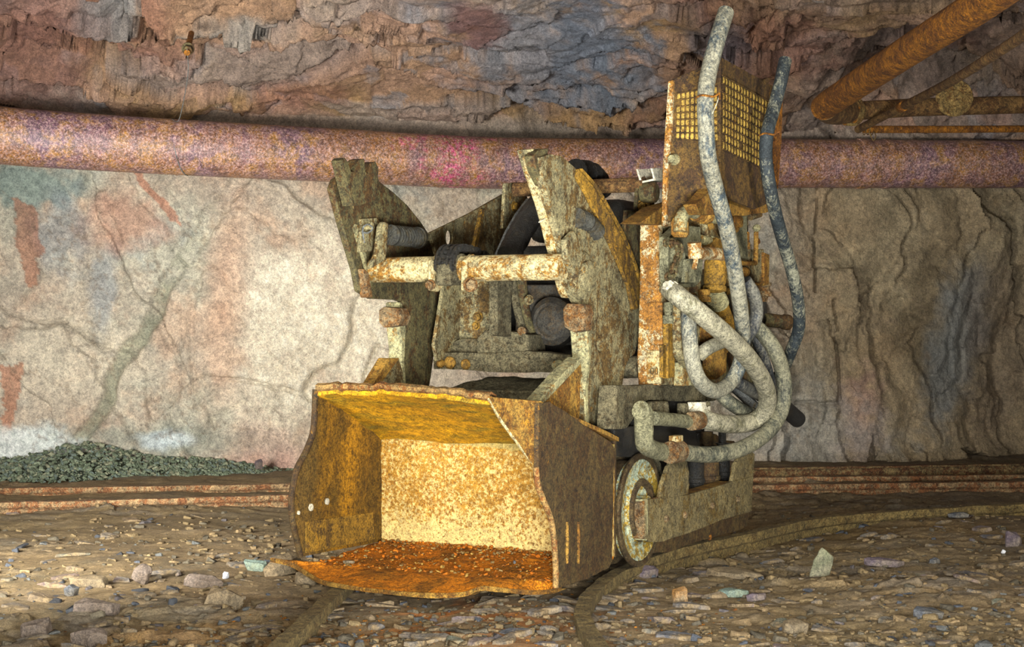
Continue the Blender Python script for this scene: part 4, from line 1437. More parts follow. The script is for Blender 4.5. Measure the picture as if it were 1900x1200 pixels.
# front flange of the right arm (the pale slanting edge)
FR_ = [(970, 278), (992, 275), (1000, 312), (1012, 352), (1032, 420), (1052, 492), (1072, 552), (1050, 556), (1040, 540), (1022, 470), (1000, 385), (982, 330)]
MB().prism(LX(UP_R - 0.026, *[(988, 277), (993, 276), (1008, 330), (1025, 395), (1050, 480), (1070, 548), (1062, 553), (1056, 545), (1036, 470), (1014, 385), (996, 330)]), (-0.036, 0, 0)).build('front_flange', M['cream'], loader, bevel=0.004, rough=0.0015, cuts=0.05)
MB().prism(LX(UP_R - 0.010, (1000, 278), (1018, 275), (1016, 300), (1022, 330), (1010, 345), (996, 318), (990, 290)), (-0.03, 0, 0)).build('tooth', M['arm_dark'], loader, bevel=0.004)
MB().prism(LX(UP_R - 0.030, (984, 277), (1003, 275), (1012, 320), (1000, 330)), (-0.045, 0, 0)).build('tooth', M['arm'], loader, bevel=0.004)
# lower front flange / foot strip
ft = [(1060, 600), (1080, 600), (1092, 640), (1088, 700), (1084, 760), (1090, 800), (1078, 798), (1072, 740), (1078, 690), (1072, 640), (1060, 620)]
MB().prism(LX(UP_R + 0.004, (1086, 602), (1092, 602), (1099, 650), (1092, 720), (1094, 806), (1088, 804), (1085, 720), (1092, 660), (1090, 630)), (-0.055, 0, 0)).build('lower_flange', M['foot'], loader, bevel=0.006, rough=0.0015, cuts=0.05)
# stop block
MB().prism(LY(LX(UP_R, (1066, 590))[0].y - 0.02, (1044, 572), (1052, 562), (1080, 564), (1086, 578), (1082, 612), (1062, 616), (1046, 606)), (0, 0.06, 0)).build('stop_block', M['axle'], loader, bevel=0.006, rough=0.003, cuts=0.03)
# gusset
MB().prism(LX(UP_R - 0.012, (1078, 668), (1084, 760), (1078, 800), (1060, 775), (1000, 748), (1040, 700)), (-0.014, 0, 0)).build('gusset', M['corner'], loader, bevel=0.003)
MB().prism(LX(UP_R + 0.018, (1052, 686), (1078, 662), (1078, 676), (1010, 748), (996, 748)), (-0.045, 0, 0)).build('gusset_flange', M['foot'], loader, bevel=0.003)
# round boss with pin outside the right arm
pc = LX(UP_R, (1074, 512))[0]
MB().lathe(pc, XA, [(0, 0.070), (0.018, 0.070), (0.022, 0.064), (0.022, 0.045), (0.034, 0.045), (0.036, 0.038)], 40).build('pivot_boss', M['arm'], loader)
px_plate('pivot_cover', UP_R + 0.03, [(1066, 428), (1078, 450), (1084, 480), (1078, 500), (1064, 505), (1052, 480), (1050, 445)], 0.018, M['arm'], bevel=0.004)

# left arm
LA_out = [(617, 350), (624, 332), (640, 322), (700, 318), (704, 336), (730, 356), (758, 382), (782, 412), (800, 440), (818, 462), (831, 476), (870, 520), (873, 560), (862, 600), (846, 625), (806, 655), (800, 700), (792, 745),
          (752, 745), (752, 700), (746, 655), (748, 560), (738, 556), (692, 554), (668, 540), (660, 500), (636, 420)]
arm_l = px_plate('rocker_arm', UP_L, LA_out, 0.022, M['arm_dark'], bevel=0.004)
MB().prism(LX(UP_L + 0.0, (633, 350), (640, 326), (646, 326), (661, 400), (680, 470), (694, 552), (687, 552), (672, 490), (650, 415)), (-0.034, 0, 0)).build('front_flange', M['foot'], loader, bevel=0.004, rough=0.0015, cuts=0.05)
MB().prism(LX(UP_L + 0.024, (676, 498), (684, 505), (692, 552), (684, 552)), (-0.030, 0, 0)).build('flange_foot', M['axle'], loader, bevel=0.003)
# three-fingered hook block
hk = [(634, 298), (640, 292), (646, 300), (652, 318), (660, 318), (666, 296), (676, 294), (678, 318), (684, 322), (688, 302), (697, 300), (703, 312), (700, 350), (697, 372), (668, 381), (655, 382), (645, 340)]
MB().prism(LX(UP_L + 0.050, *hk), (-0.038, 0, 0)).build('hook_block', M['arm_dark'], loader, bevel=0.004, rough=0.0015, cuts=0.05)
# lower left leg
MB().prism(LX(UP_L + 0.004, (740, 560), (747, 560), (754, 610), (752, 680), (756, 742), (749, 742), (745, 690), (745, 640), (741, 605)), (-0.050, 0, 0)).build('lower_flange', M['foot'], loader, bevel=0.006, rough=0.0015, cuts=0.05)
yb = LX(UP_L, (722, 590))[0].y
MB().prism(LY(yb - 0.02, (703, 576), (712, 569), (738, 572), (745, 588), (740, 604), (712, 608), (703, 598)), (0, 0.06, 0)).build('stop_block', M['axle'], loader, bevel=0.006, rough=0.003, cuts=0.03)
MB().prism(LX(UP_L + 0.014, (726, 664), (740, 664), (748, 690), (750, 742), (686, 742), (682, 732)), (-0.012, 0, 0)).build('gusset', M['arm'], loader, bevel=0.003)
MB().prism(LX(UP_L + 0.020, (722, 664), (742, 664), (712, 706), (692, 736), (682, 730)), (-0.040, 0, 0)).build('gusset_flange', M['corner'], loader, bevel=0.003)
# small plate with nut and latch on the left arm
pl = px_plate('latch_plate', UP_L + 0.012, [(672, 406), (700, 404), (706, 412), (690, 466), (668, 468), (670, 440)], 0.012, M['arm'], bevel=0.002)
bolt(LX(UP_L + 0.012, (682, 420))[0], XA, 0.014, 0.018, M['arm'])
MB().tube(smooth_path(LX(UP_L + 0.03, (676, 450), (673, 424), (683, 416), (691, 424), (682, 432), (672, 430)), 4), 0.0025, 6).build('wire_clip', M['bluegrey'], loader)
px_plate('spring_bracket', UP_L + 0.060, [(706, 420), (712, 411), (722, 414), (718, 470), (716, 482), (686, 500), (700, 470)], 0.016, M['arm'], bevel=0.004)

# coil spring buffer on the left arm
def coil(name, a, b, r, wire, turns, mat):
    a = Vector(a); b = Vector(b); ax = (b - a).normalized(); L = (b - a).length
    u = ax.orthogonal().normalized(); v = ax.cross(u)
    pts = []
    n = int(turns * 16)
    for k in range(n + 1):
        g = 2 * math.pi * k / 16
        pts.append(a + ax * L * k / n + (u * math.cos(g) + v * math.sin(g)) * r)
    return MB().tube(pts, wire, 8).build(name, mat, loader)


s0 = LX(UP_L + 0.05, (727, 436))[0]; s1 = LX(UP_L + 0.05, (775, 441))[0]
coil('coil_spring', s0, s1, 0.027, 0.0052, 10, M['spring'])
MB().rod(s0 - (s1 - s0) * 0.05, s1, 0.019).build('spring_core', M['black'], loader)
MB().lathe(s1, (s1 - s0), [(-0.004, 0.034), (0.006, 0.034), (0.008, 0.028), (0.02, 0.026)], 24).build('spring_cup', M['spring'], loader)
MB().lathe(s0, (s0 - s1), [(-0.004, 0.032), (0.006, 0.032), (0.008, 0.026)], 24).build('spring_cup', M['spring'], loader)
bolt(s1 + (s1 - s0) * 0.1 + Vector((0.004, 0, 0)), (s1 - s0), 0.009, 0.022, M['yellow'])
MB().rod(s1, s1 + (s1 - s0) * 0.9, 0.006).build('tie_rod', M['arm'], loader)

# ---------------------------------------------------------------- cross tube between the arms
yc = -0.40
cl, cr = LY(yc, (690, 501))[0], LY(yc, (1045, 502))[0]
cr.z = cl.z
MB().rod(cl, cr, 0.0385, None, 32).build('cross_tube', M['cream'], loader, rough=0.0008, cuts=0.03)
for px, wd, r in ((690, 0.022, 0.044),):
    c = LY(yc, (px, 501))[0]
    MB().lathe(c, XA, [(-0.02, 0.03), (-0.02, 0.041), (0.0, 0.041), (0.0, 0.038)], 32).build('tube_collar', M['axle'], loader)
for (pa, pb) in (((804, 486), (824, 540)), ((864, 482), (886, 540))):
    c = LY(yc, ((pa[0] + pb[0]) / 2, 503))[0]
    m = MB()
    m.prism([Vector((c.x - 0.012, c.y - 0.048, c.z - 0.058)), Vector((c.x - 0.012, c.y - 0.010, c.z - 0.062)), Vector((c.x - 0.012, c.y + 0.045, c.z - 0.03)), Vector((c.x - 0.012, c.y + 0.045, c.z + 0.035)), Vector((c.x - 0.012, c.y, c.z + 0.052)), Vector((c.x - 0.012, c.y - 0.046, c.z + 0.03))], (0.020, 0, 0))
    m.build('lug_plate', M['cream'], loader, bevel=0.005)
c = LY(yc, (842, 500))[0]
MB().lathe(c + Vector((-0.028, -0.004, 0)), XA, [(0, 0.040), (0, 0.047), (0.058, 0.047), (0.058, 0.040)], 28).build('tube_sleeve', M['mud'], loader, rough=0.002, cuts=0.02)
MB().box(c + Vector((0.0, -0.052, -0.018)), (0.050, 0.03, 0.065)).build('chain_anchor', M['mud'], loader, bevel=0.008, rough=0.002, cuts=0.02)
bolt(LY(yc, (882, 529))[0] + Vector((0.01, -0.05, 0)), (0.7, -1, 0), 0.016, 0.022, M['axle'])
bolt(LY(yc, (815, 529))[0] + Vector((0.0, -0.05, 0)), (0, -1, 0), 0.012, 0.018, M['axle'])
# roller chain climbing from the anchor over the tube and back to the body
chain = empty('lift_chain', (0, 0, 0)); chain.parent = loader
cpts = smooth_path([c + Vector((0, -0.056, 0.005)), c + Vector((0, -0.050, 0.035)), c + Vector((0, -0.02, 0.062)), c + Vector((0.005, 0.03, 0.065)), c + Vector((0.01, 0.10, 0.055)), c + Vector((0.02, 0.20, 0.03)), c + Vector((0.03, 0.32, -0.01))], 4)
step = 0
for i in range(0, len(cpts) - 2, 2):
    p = (cpts[i] + cpts[i + 2]) / 2
    d = (cpts[i + 2] - cpts[i]).normalized()
    up = XA.cross(d)
    m = MB()
    for sx in (-0.026, -0.012, 0.012, 0.026):
        q = p + XA * sx
        ring = [q + d * (0.021 * math.cos(g)) + up * (0.012 * math.sin(g)) for g in [2 * math.pi * k / 10 for k in range(10)]]
        m.prism([v - XA * 0.0035 for v in ring], XA * 0.007)
    m.rod(p - XA * 0.034 - d * 0.010, p + XA * 0.034 - d * 0.010, 0.0065, None, 10)
    m.rod(p - XA * 0.034 + d * 0.010, p + XA * 0.034 + d * 0.010, 0.0065, None, 10)
    m.build('chain_link', M['black'], chain)

# ---------------------------------------------------------------- body behind the cross tube
XB = -0.25
px_plate('body_side', XB, [(798, 432), (872, 396), (935, 360), (946, 362), (950, 400), (958, 520), (940, 640), (925, 668), (850, 655), (812, 670), (806, 640), (825, 520)], 0.012, M['arm'], holes=[oval(834, 441, 6.5, 15)], bevel=0.002)
px_plate('stiffener', XB + 0.012, [(895, 388), (900, 388), (886, 458), (880, 458)], 0.014, M['yellow'], bevel=0.001)
# body housing, greasy and dark
MB().box((-0.02, 0.46, 0.80), (0.42, 0.50, 0.42)).build('motor_housing', M['black'], loader, bevel=0.03)
MB().box((0.0, 0.55, 1.10), (0.36, 0.34, 0.14)).build('valve_chest', M['black'], loader, bevel=0.03)
# slanting greasy lift strap seen above the tube
sp = LX(-0.02, (1008, 372), (985, 400), (962, 440), (945, 475))
MB().tube(smooth_path(sp, 6), [0.040] * 19, 12).build('lift_strap', M['black'], loader, rough=0.009, cuts=0.02)
sp2 = LX(-0.06, (992, 365), (968, 400), (946, 440), (930, 478))
MB().prism(LX(-0.07, (985, 368), (1005, 372), (990, 400), (960, 450), (940, 478), (925, 476), (945, 430), (965, 395)), (-0.02, 0, 0)).build('strap_guide', M['bluegrey'], loader, bevel=0.004)
# pin tube with brackets across the back
ty = 0.22
ta, tb = LY(ty, (955, 352))[0], LY(ty, (1196, 357))[0]
tb.z = ta.z
MB().rod(ta, tb, 0.024, None, 28).build('rear_cross_tube', M['pipe_mid'], loader, rough=0.0008, cuts=0.03)
px_plate('tube_bracket', LY(ty, (944, 380))[0].x, [(938, 340), (960, 338), (974, 352), (982, 376), (972, 398), (938, 424), (933, 424)], 0.012, M['arm'], bevel=0.002)
bolt(LX(LY(ty, (944, 380))[0].x, (953, 383))[0], XA, 0.013, 0.016, M['yellow'])
xr = LY(ty, (1188, 370))[0].x
px_plate('tube_bracket', xr - 0.0, [(1184, 342), (1206, 342), (1215, 350), (1215, 385), (1205, 400), (1184, 395), (1181, 388)], 0.012, M['arm_dark'], bevel=0.002)
MB().lathe(LY(ty, (1202, 357))[0], XA, [(-0.02, 0.03), (0, 0.034), (0.025, 0.034), (0.03, 0.028)], 28).build('tube_end', M['arm_dark'], loader)
bolt(LX(xr, (1186, 382))[0], (1, -0.6, 0), 0.013, 0.018, M['corner']); bolt(LX(xr + .01, (1198, 381))[0], XA, 0.013, 0.018, M['corner'])
px_plate('rear_strut', xr - 0.01, [(1164, 390), (1190, 392), (1200, 404), (1196, 470), (1184, 520), (1168, 470), (1158, 450)], 0.014, M['arm_dark'], bevel=0.002)
# ribbed rubber bellows behind the right arm
bel = smooth_path(LX(0.10, (1068, 318), (1094, 322), (1110, 338), (1118, 358)), 12)
MB().tube(bel, [0.034 + 0.008 * math.cos(k * 1.35) for k in range(len(bel))], 20).build('rubber_bellows', M['black'], loader)
bel = smooth_path(LX(UP_R + 0.004, (1070, 404), (1090, 412), (1108, 432)), 10)
MB().tube(bel, [0.026 + 0.004 * math.cos(k * 2.0) for k in range(len(bel))], 16).build('ribbed_hose', M['spring'], loader)
# crosswise plates, post, pipes and motor cover between the arms
py_plate('brown_plate', 0.02, [(855, 520), (925, 520), (921, 560), (924, 605), (905, 612), (890, 628), (850, 632), (852, 590)], 0.014, M['arm'], bevel=0.002)
bolt(LY(0.02, (888, 588))[0], -YA, 0.013, 0.016, M['yellow']); bolt(LY(0.02, (884, 604))[0], -YA, 0.011, 0.014, M['yellow'])
px_plate('chain_guard', 0.02, [(922, 520), (955, 520), (950, 560), (950, 625), (922, 622)], 0.03, M['mud'], bevel=0.006)
MB().tube(smooth_path(LY(0.05, (914, 520), (922, 560), (932, 585), (935, 600)), 6), 0.010, 10).build('thin_pipe', M['arm_dark'], loader)
MB().tube(smooth_path(LY(0.0, (950, 520), (958, 565), (968, 605), (975, 618)), 6), 0.013, 12).build('oil_pipe', M['mud'], loader)
MB().tube(smooth_path(LY(0.03, (966, 520), (970, 560), (976, 595), (984, 620)), 6), 0.020, 12).build('oil_pipe', M['arm_dark'], loader)
mc = LY(0.05, (1024, 596))[0]
MB().lathe(mc, -YA, [(-0.12, 0.078), (0, 0.078), (0.006, 0.072), (0.010, 0.066), (0.016, 0.060), (0.016, 0.050), (0.024, 0.040), (0.026, 0.01)], 40).build('motor_cover', M['motor'], loader, rough=0.002)
bolt(LY(0.0, (982, 556))[0], -YA, 0.012, 0.014, M['arm'])
py_plate('motor_backplate', 0.10, [(956, 528), (1066, 528), (1066, 640), (956, 640)], 0.02, M['motor'], bevel=0.004)
# mud covered blocks and crossbeam
MB().prism(LY(-0.06, (886, 628), (900, 612), (955, 616), (980, 622), (982, 652), (886, 656)), (0, 0.12, 0)).build('bearing_block', M['mud'], loader, bevel=0.008, rough=0.004, cuts=0.03)
MB().prism(LY(-0.02, (806, 668), (814, 642), (850, 630), (890, 628), (890, 672), (812, 684)), (0, 0.14, 0)).build('mud_heap', M['mud'], loader, bevel=0.012, rough=0.007, cuts=0.025)
MB().rod(LY(-0.06, (968, 614))[0], LY(0.04, (974, 614))[0], 0.014).build('hex_plug', M['axle'], loader)
xb = LY(-0.08, (806, 676), (1058, 676))
MB().prism(LY(-0.08, (804, 668), (816, 655), (980, 652), (1058, 660), (1058, 692), (960, 690), (850, 686), (806, 684)), (0, 0.11, 0)).build('cross_beam', M['mud'], loader, bevel=0.008, rough=0.005, cuts=0.03)
for k, (a, b, r) in enumerate(((835, 673, 0.020), (818, 674, 0.014), (864, 676, 0.017))):
    MB().lathe(LY(-0.08, (a, b))[0], -YA, [(-0.02, r), (0.006, r), (0.016, r * .6), (0.018, r * 0.2)], 14).build('mud_lump', M['corner'], loader, rough=0.005)
MB().lathe(LY(-0.10, (1040, 678))[0], -YA, [(0, 0.022), (0.02, 0.02), (0.028, 0.008)], 14).build('mud_lump', M['foot'], loader, rough=0.004)
# rounded drum below the gap
dr = LY(-0.05, (820, 742), (1062, 742))
z0 = 0.462
MB().tube([Vector((dr[0].x, -0.02, z0)), Vector((dr[0].x + .02, -0.02, z0)), Vector((dr[1].x, -0.02, z0))], [0.055, 0.075, 0.078], 32).build('cable_drum', M['mud'], loader, rough=0.004, cuts=0.03)
# debris on top of the drum
MB().prism([Vector((-0.26, -0.05, 0.53)), Vector((0.27, -0.05, 0.53)), Vector((0.27, 0.12, 0.56)), Vector((-0.18, 0.12, 0.56))], (0, 0, 0.012)).build('dirt_ledge', M['mud'], loader, rough=0.008, cuts=0.02)

# ---------------------------------------------------------------- chassis and running gear
MB().box((0.0, 0.40, 0.33), (0.54, 1.06, 0.20)).build('chassis', M['black'], loader, bevel=0.01)
MB().box((0.06, 0.30, 0.46), (0.46, 0.70, 0.10)).build('chassis_deck', M['mud'], loader, bevel=0.01)
XS = 0.44


def wheel(x, y, side):
    r = 0.175
    w_ = empty('wheel', (x, y, r)); w_.parent = loader
    s = side
    ax = Vector((s, 0, 0))
    # tread and flange lathed round the axle; profile from inboard to the face
    MB().lathe((0, 0, 0), ax, [(-0.11, 0.03), (-0.11, 0.172), (-0.10, 0.175), (-0.088, 0.172), (-0.080, 0.152), (-0.02, 0.150), (-0.014, 0.172), (-0.006, 0.176), (0.0, 0.174), (0.0, 0.157), (-0.02, 0.155)], 64, False).build('tread', M['tyre'], w_)
    MB().lathe((0, 0, 0), ax, [(-0.03, 0.156), (-0.002, 0.156), (-0.008, 0.130), (-0.010, 0.108), (-0.002, 0.100), (0.003, 0.094), (0.003, 0.085), (-0.006, 0.072), (-0.012, 0.05), (-0.012, 0.02)], 64).build('wheel_disc', M['wheel'], w_)
    MB().lathe((0, 0, 0), ax, [(0.000, 0.098), (0.010, 0.092), (0.010, 0.080), (-0.008, 0.072)], 48, False).build('hub_ring', M['tyre'], w_)
    MB().lathe((0, 0, 0), ax, [(-0.012, 0.045), (0.02, 0.045), (0.022, 0.02)], 32).build('hub', M['wheel'], w_)
    return w_


wheel(0.40, 0.0, 1); wheel(0.33, 0.78, 1); wheel(-0.40, 0.0, -1); wheel(-0.33, 0.78, -1)
for y_ in (0.0, 0.78):
    MB().rod((-0.32, y_, 0.175), (0.32, y_, 0.175), 0.03).build('axle', M['black'], loader)
# axle box, flaking, and its front
MB().prism(LY(-0.06, (1170, 932), (1196, 928), (1196, 1002), (1172, 1000)), (0, 0.12, 0)).build('axle_box', M['axle'], loader, bevel=0.004, rough=0.003, cuts=0.03)
# long side plate, bent corner
sd = [(1200, 926), (1240, 924), (1275, 918), (1340, 900), (1360, 893), (1397, 884), (1394, 948), (1340, 964), (1290, 984), (1230, 1004), (1205, 1006), (1199, 1000)]
px_plate('side_plate', XS, sd, 0.012, M['flank'], bevel=0.003, rough=0.0015, cuts=0.05)
pts = LX(XS, (1200, 926), (1200, 1003))
MB().prism([pts[0], pts[1], pts[1] + Vector((-0.06, -0.002, 0)), pts[0] + Vector((-0.06, -0.002, 0))], (0, 0.012, 0)).build('side_plate_front', M['foot'], loader, bevel=0.003)
px_plate('front_tab', XS - 0.004, [(1224, 928), (1228, 900), (1240, 866), (1256, 845), (1266, 840), (1274, 850), (1279, 875), (1278, 917)], 0.014, M['flank'], bevel=0.003)
px_plate('rear_tab', XS - 0.004, [(1358, 896), (1364, 862), (1374, 842), (1396, 838), (1401, 842), (1398, 886)], 0.014, M['flank'], bevel=0.003)
px_plate('side_shelf', XS - 0.006, [(1278, 916), (1358, 893), (1358, 897), (1278, 921)], 0.05, M['corner'], bevel=0.002)
for (a, b) in ((1235, 962), (1270, 955), (1320, 938), (1368, 926)):
    MB().lathe(LX(XS, (a, b))[0], XA, [(0, 0.012), (0.004, 0.012), (0.009, 0.007), (0.010, 0.001)], 16).build('rivet', M['axle'], loader)
# lower bar with rust drips
px_plate('lower_bar', XS - 0.05, [(1215, 1000), (1290, 980), (1340, 962), (1390, 946), (1386, 976), (1370, 984), (1300, 1002), (1240, 1024), (1214, 1026)], 0.03, M['outer'], bevel=0.005, rough=0.003, cuts=0.03)
MB().lathe(LX(XS - 0.05, (1316, 998))[0] + ZA * 0.012, -ZA, [(0, 0.008), (0.008, 0.009), (0.016, 0.007), (0.02, 0.002)], 10).build('rust_drip', M['pipe_or'], loader)
# spring rollers in the window of the side plate
for a, r in ((1290, 0.030), (1312, 0.042), (1340, 0.028)):
    p = LX(XS - 0.10, (a, 880))[0]
    p.z = 0.17
    MB().lathe(p, ZA, [(0, r), (0.03, r), (0.032, r * 1.12), (0.045, r * 1.12), (0.047, r), (0.15, r), (0.152, r * 0.5), (0.2, r * 0.5)], 28).build('suspension_spring', M['black'] if a != 1312 else M['outer'], loader)
px_plate('rear_wheel_guard', XS - 0.22, [(1290, 836), (1296, 812), (1312, 801), (1330, 806), (1340, 816), (1362, 818), (1370, 826), (1366, 850), (1290, 850)], 0.014, M['outer'], bevel=0.003)
MB().lathe(Vector((0.20, 0.62, 0.30)), XA, [(-0.02, 0.10), (0.01, 0.11), (0.02, 0.10)], 40).build('brake_drum', M['outer'], loader)
# dark body side behind the pipework, with the muddy shoulder
px_plate('frame_shoulder', 0.40, [(1146, 716), (1240, 714), (1330, 716), (1345, 738), (1320, 745), (1205, 743), (1182, 746), (1180, 770), (1165, 792), (1140, 796)], 0.06, M['mud'], bevel=0.008, rough=0.004, cuts=0.03)
px_plate('frame_lower', 0.375, [(1140, 796), (1180, 790), (1290, 790), (1296, 830), (1280, 860), (1215, 850), (1140, 846)], 0.04, M['black'], bevel=0.004)
px_plate('wheel_arch', 0.36, [(1140, 826), (1170, 822), (1210, 836), (1226, 860), (1228, 880), (1200, 852), (1165, 846), (1140, 850)], 0.10, M['mud'], bevel=0.008, rough=0.004, cuts=0.03)
px_plate('frame_web', 0.36, [(1180, 740), (1300, 740), (1300, 800), (1180, 800)], 0.02, M['black'], bevel=0.003)
px_plate('frame_lug', 0.425, [(1214, 746), (1240, 744), (1244, 772), (1212, 774)], 0.03, M['mud'], bevel=0.006, rough=0.003, cuts=0.03)
px_plate('frame_lug', 0.425, [(1272, 747), (1298, 745), (1298, 776), (1270, 772)], 0.03, M['mud'], bevel=0.006, rough=0.003, cuts=0.03)
px_plate('hose_clamp', 0.47, [(1302, 746), (1318, 746), (1320, 792), (1304, 796)], 0.05, M['white'], bevel=0.003)
bolt(LX(0.425, (1234, 752))[0], XA, 0.008, 0.01, M['mud']); bolt(LX(0.47, (1312, 749))[0], XA, 0.008, 0.01, M['mud'])
MB().rod(LY(0.14, (1140, 680))[0], LY(0.14, (1188, 681))[0], 0.036).build('pump_stub', M['mud'], loader, rough=0.003, cuts=0.02)

# ---------------------------------------------------------------- control column on the right
YC = 0.10
st_ = [(1187, 415), (1229, 415), (1229, 640), (1226, 700), (1226, 715), (1184, 714), (1182, 660), (1186, 560)]
MB().prism(LY(YC, *st_), (0, 0.014, 0)).build('column_front', M['strip'], loader, bevel=0.004, rough=0.0012, cuts=0.05)
MB().prism(LY(YC - 0.010, (1202, 560), (1228, 560), (1229, 640), (1204, 640)), (0, 0.010, 0)).build('cover_plate', M['strip'], loader, bevel=0.004)
MB().prism(LY(YC - 0.012, (1199, 650), (1226, 650), (1226, 712), (1200, 712)), (0, 0.012, 0)).build('number_plate', M['cream'], loader, bevel=0.003)
for px in (1210, 1218):
    ring = [LY(YC - 0.012, (px + 2.6 * math.cos(g), 688 + 6 * math.sin(g)))[0] + Vector((0, -0.001, 0)) for g in [2 * math.pi * k / 14 for k in range(15)]]
    MB().tube(ring, 0.0016, 6).build('stamped_zero', M['arm_dark'], loader)
xc = LY(YC, (1229, 560))[0].x
px_plate('column_side', xc, [(1229, 415), (1262, 398), (1300, 400), (1300, 712), (1229, 714)], 0.014, M['arm'], bevel=0.003)
px_plate('column_flange', xc + 0.012, [(1230, 640), (1238, 640), (1238, 700), (1230, 700)], 0.012, M['yellow'], bevel=0.002)
px_plate('column_cap', xc, [(1188, 414), (1229, 384), (1270, 372), (1262, 400), (1229, 417)], 0.07, M['corner'], bevel=0.003)
XG = 0.50
px_plate('column_rib', xc + 0.02, [(1240, 600), (1252, 600), (1252, 700), (1240, 702)], 0.02, M['yellow'], bevel=0.002)
px_plate('rear_column_plate', xc - 0.02, [(1296, 560), (1356, 560), (1352, 705), (1296, 714)], 0.014, M['arm'], bevel=0.003)
px_plate('foot_plate', xc + 0.03, [(1266, 672), (1296, 672), (1300, 714), (1266, 716)], 0.03, M['foot'], bevel=0.003)
MB().rod(LX(xc + 0.012, (1264, 658))[0], LX(xc + .03, (1268, 658))[0], 0.013).build('plug', M['foot'], loader)

# guard box: front plate and side plate meeting in a ridge, with woven screens
YG = 0.06
gf = [(1246, 148), (1300, 124), (1337, 106), (1337, 344), (1300, 372), (1262, 398), (1230, 418), (1230, 330), (1234, 280), (1240, 240), (1243, 190)]
g_front = py_plate('guard_front', YG, gf, 0.010, M['guard'], bevel=0.002, rough=0.0015, cuts=0.05)
xg = LY(YG, (1337, 200))[0].x
gs_ = [(1337, 106), (1428, 156), (1452, 172), (1450, 210), (1440, 330), (1436, 372), (1400, 388), (1360, 372), (1337, 350)]
g_side = px_plate('guard_side', xg, gs_, 0.010, M['guard'], bevel=0.002, rough=0.0015, cuts=0.05)
MB().prism(LY(YG - 0.012, (1240, 150), (1249, 148), (1246, 230), (1238, 330), (1236, 418), (1227, 420), (1229, 320), (1234, 240)), (0, 0.045, 0)).build('guard_edge', M['strip'], loader, bevel=0.002)
px_plate('guard_back_edge', xg + 0.012, [(1442, 172), (1453, 174), (1450, 260), (1444, 350), (1434, 350), (1440, 260)], 0.03, M['pipe_or'], bevel=0.002)
px_plate('guard_horn', xg, [(1418, 148), (1424, 144), (1430, 146), (1424, 158)], 0.012, M['guard'], bevel=0.001)


def woven(name, plane, quad, cols, rws, mat, wires):
    """bulging vertical slats between level wires, filling the quad (tl, tr, br, bl in photo px)"""
    tl, tr, br, bl = [Vector(p) for p in quad]
    m = MB(); mw = MB()
    nrm = Vector((0, -1, 0)) if plane[0] == 'y' else Vector((1, 0, 0))
    def P(u, v):
        a = tl.lerp(tr, u).lerp(bl.lerp(br, u), v)
        return (LY(plane[1], (a.x, a.y)) if plane[0] == 'y' else LX(plane[1], (a.x, a.y)))[0]
    for i in range(rws):
        for j in range(cols):
            u0 = (j + 0.12) / cols; u1 = (j + 0.82) / cols; v0 = (i + 0.10) / rws; v1 = (i + 0.93) / rws
            rr = random.Random(i * 57 + j)
            if rr.random() < 0.06: continue
            k0 = rr.uniform(-.02, .02) / cols
            n = 5
            base = len(m.v)
            vs = []
            for q in range(n):
                s = q / (n - 1)
                wdt = 0.5 * (0.72 + 0.28 * math.sin(math.pi * s))
                mid = (u0 + u1) / 2 + k0
                h = 0.0035 + 0.002 * math.sin(math.pi * s)
                vs.append(P(mid - (u1 - u0) * wdt, v0 + (v1 - v0) * s) + nrm * (h * 0.75))
                vs.append(P(mid, v0 + (v1 - v0) * s) + nrm * h)
                vs.append(P(mid + (u1 - u0) * wdt, v0 + (v1 - v0) * s) + nrm * (h * 0.75))
            fs = []
            for q in range(n - 1):
                a = q * 3
                fs += [(a, a + 1, a + 4, a + 3), (a + 1, a + 2, a + 5, a + 4)]
            # closed against the plate
            k = len(vs)
            vs += [vs[0] - nrm * 0.004, vs[2] - nrm * 0.004, vs[-1] - nrm * 0.004, vs[-3] - nrm * 0.004]
            fs += [(k, k + 1, k + 2, k + 3), (0, 1, 2, k + 1, k), (3 * n - 3, 3 * n - 2, 3 * n - 1, k + 2, k + 3)]
            m.add(vs, fs)
    o = m.build(name, mat, wires)
    for i in range(rws + 1):
        pts = [P(u / 12, i / rws) + nrm * 0.004 for u in range(13)]
        mw.tube(pts, 0.0022, 6)
    mw.build('screen_wires', M['guard'], wires)


woven('screen_slats', ('y', YG), [(1256, 174), (1332, 160), (1334, 262), (1254, 258)], 9, 7, M['screen'], g_front)
woven('screen_slats', ('x', xg), [(1338, 140), (1428, 190), (1424, 318), (1338, 276)], 16, 9, M['screen'], g_side)
MB().lathe(LY(YG, (1252, 296))[0], -YA, [(0, 0.018), (0.01, 0.018), (0.02, 0.012), (0.03, 0.012)], 16).build('guard_bolt', M['foot'], loader)

# white angle iron sticking out behind the guard
an = LY(0.20, (1180, 314), (1188, 340), (1216, 334), (1210, 312))
m = MB()
m.prism([an[0], an[1], an[1] + Vector((0.006, 0, 0.004)), an[0] + Vector((0.006, 0, 0))], (0, 0.20, 0.02))
m.prism([an[1], an[2], an[2] + Vector((0, 0, 0.006)), an[1] + Vector((0, 0, 0.006))], (0, 0.20, 0.02))
m.prism([an[2], an[3], an[3] + Vector((-0.006, 0, 0)), an[2] + Vector((-0.006, 0, 0))], (0, 0.20, 0.02))
m.build('angle_bracket', M['white'], loader)

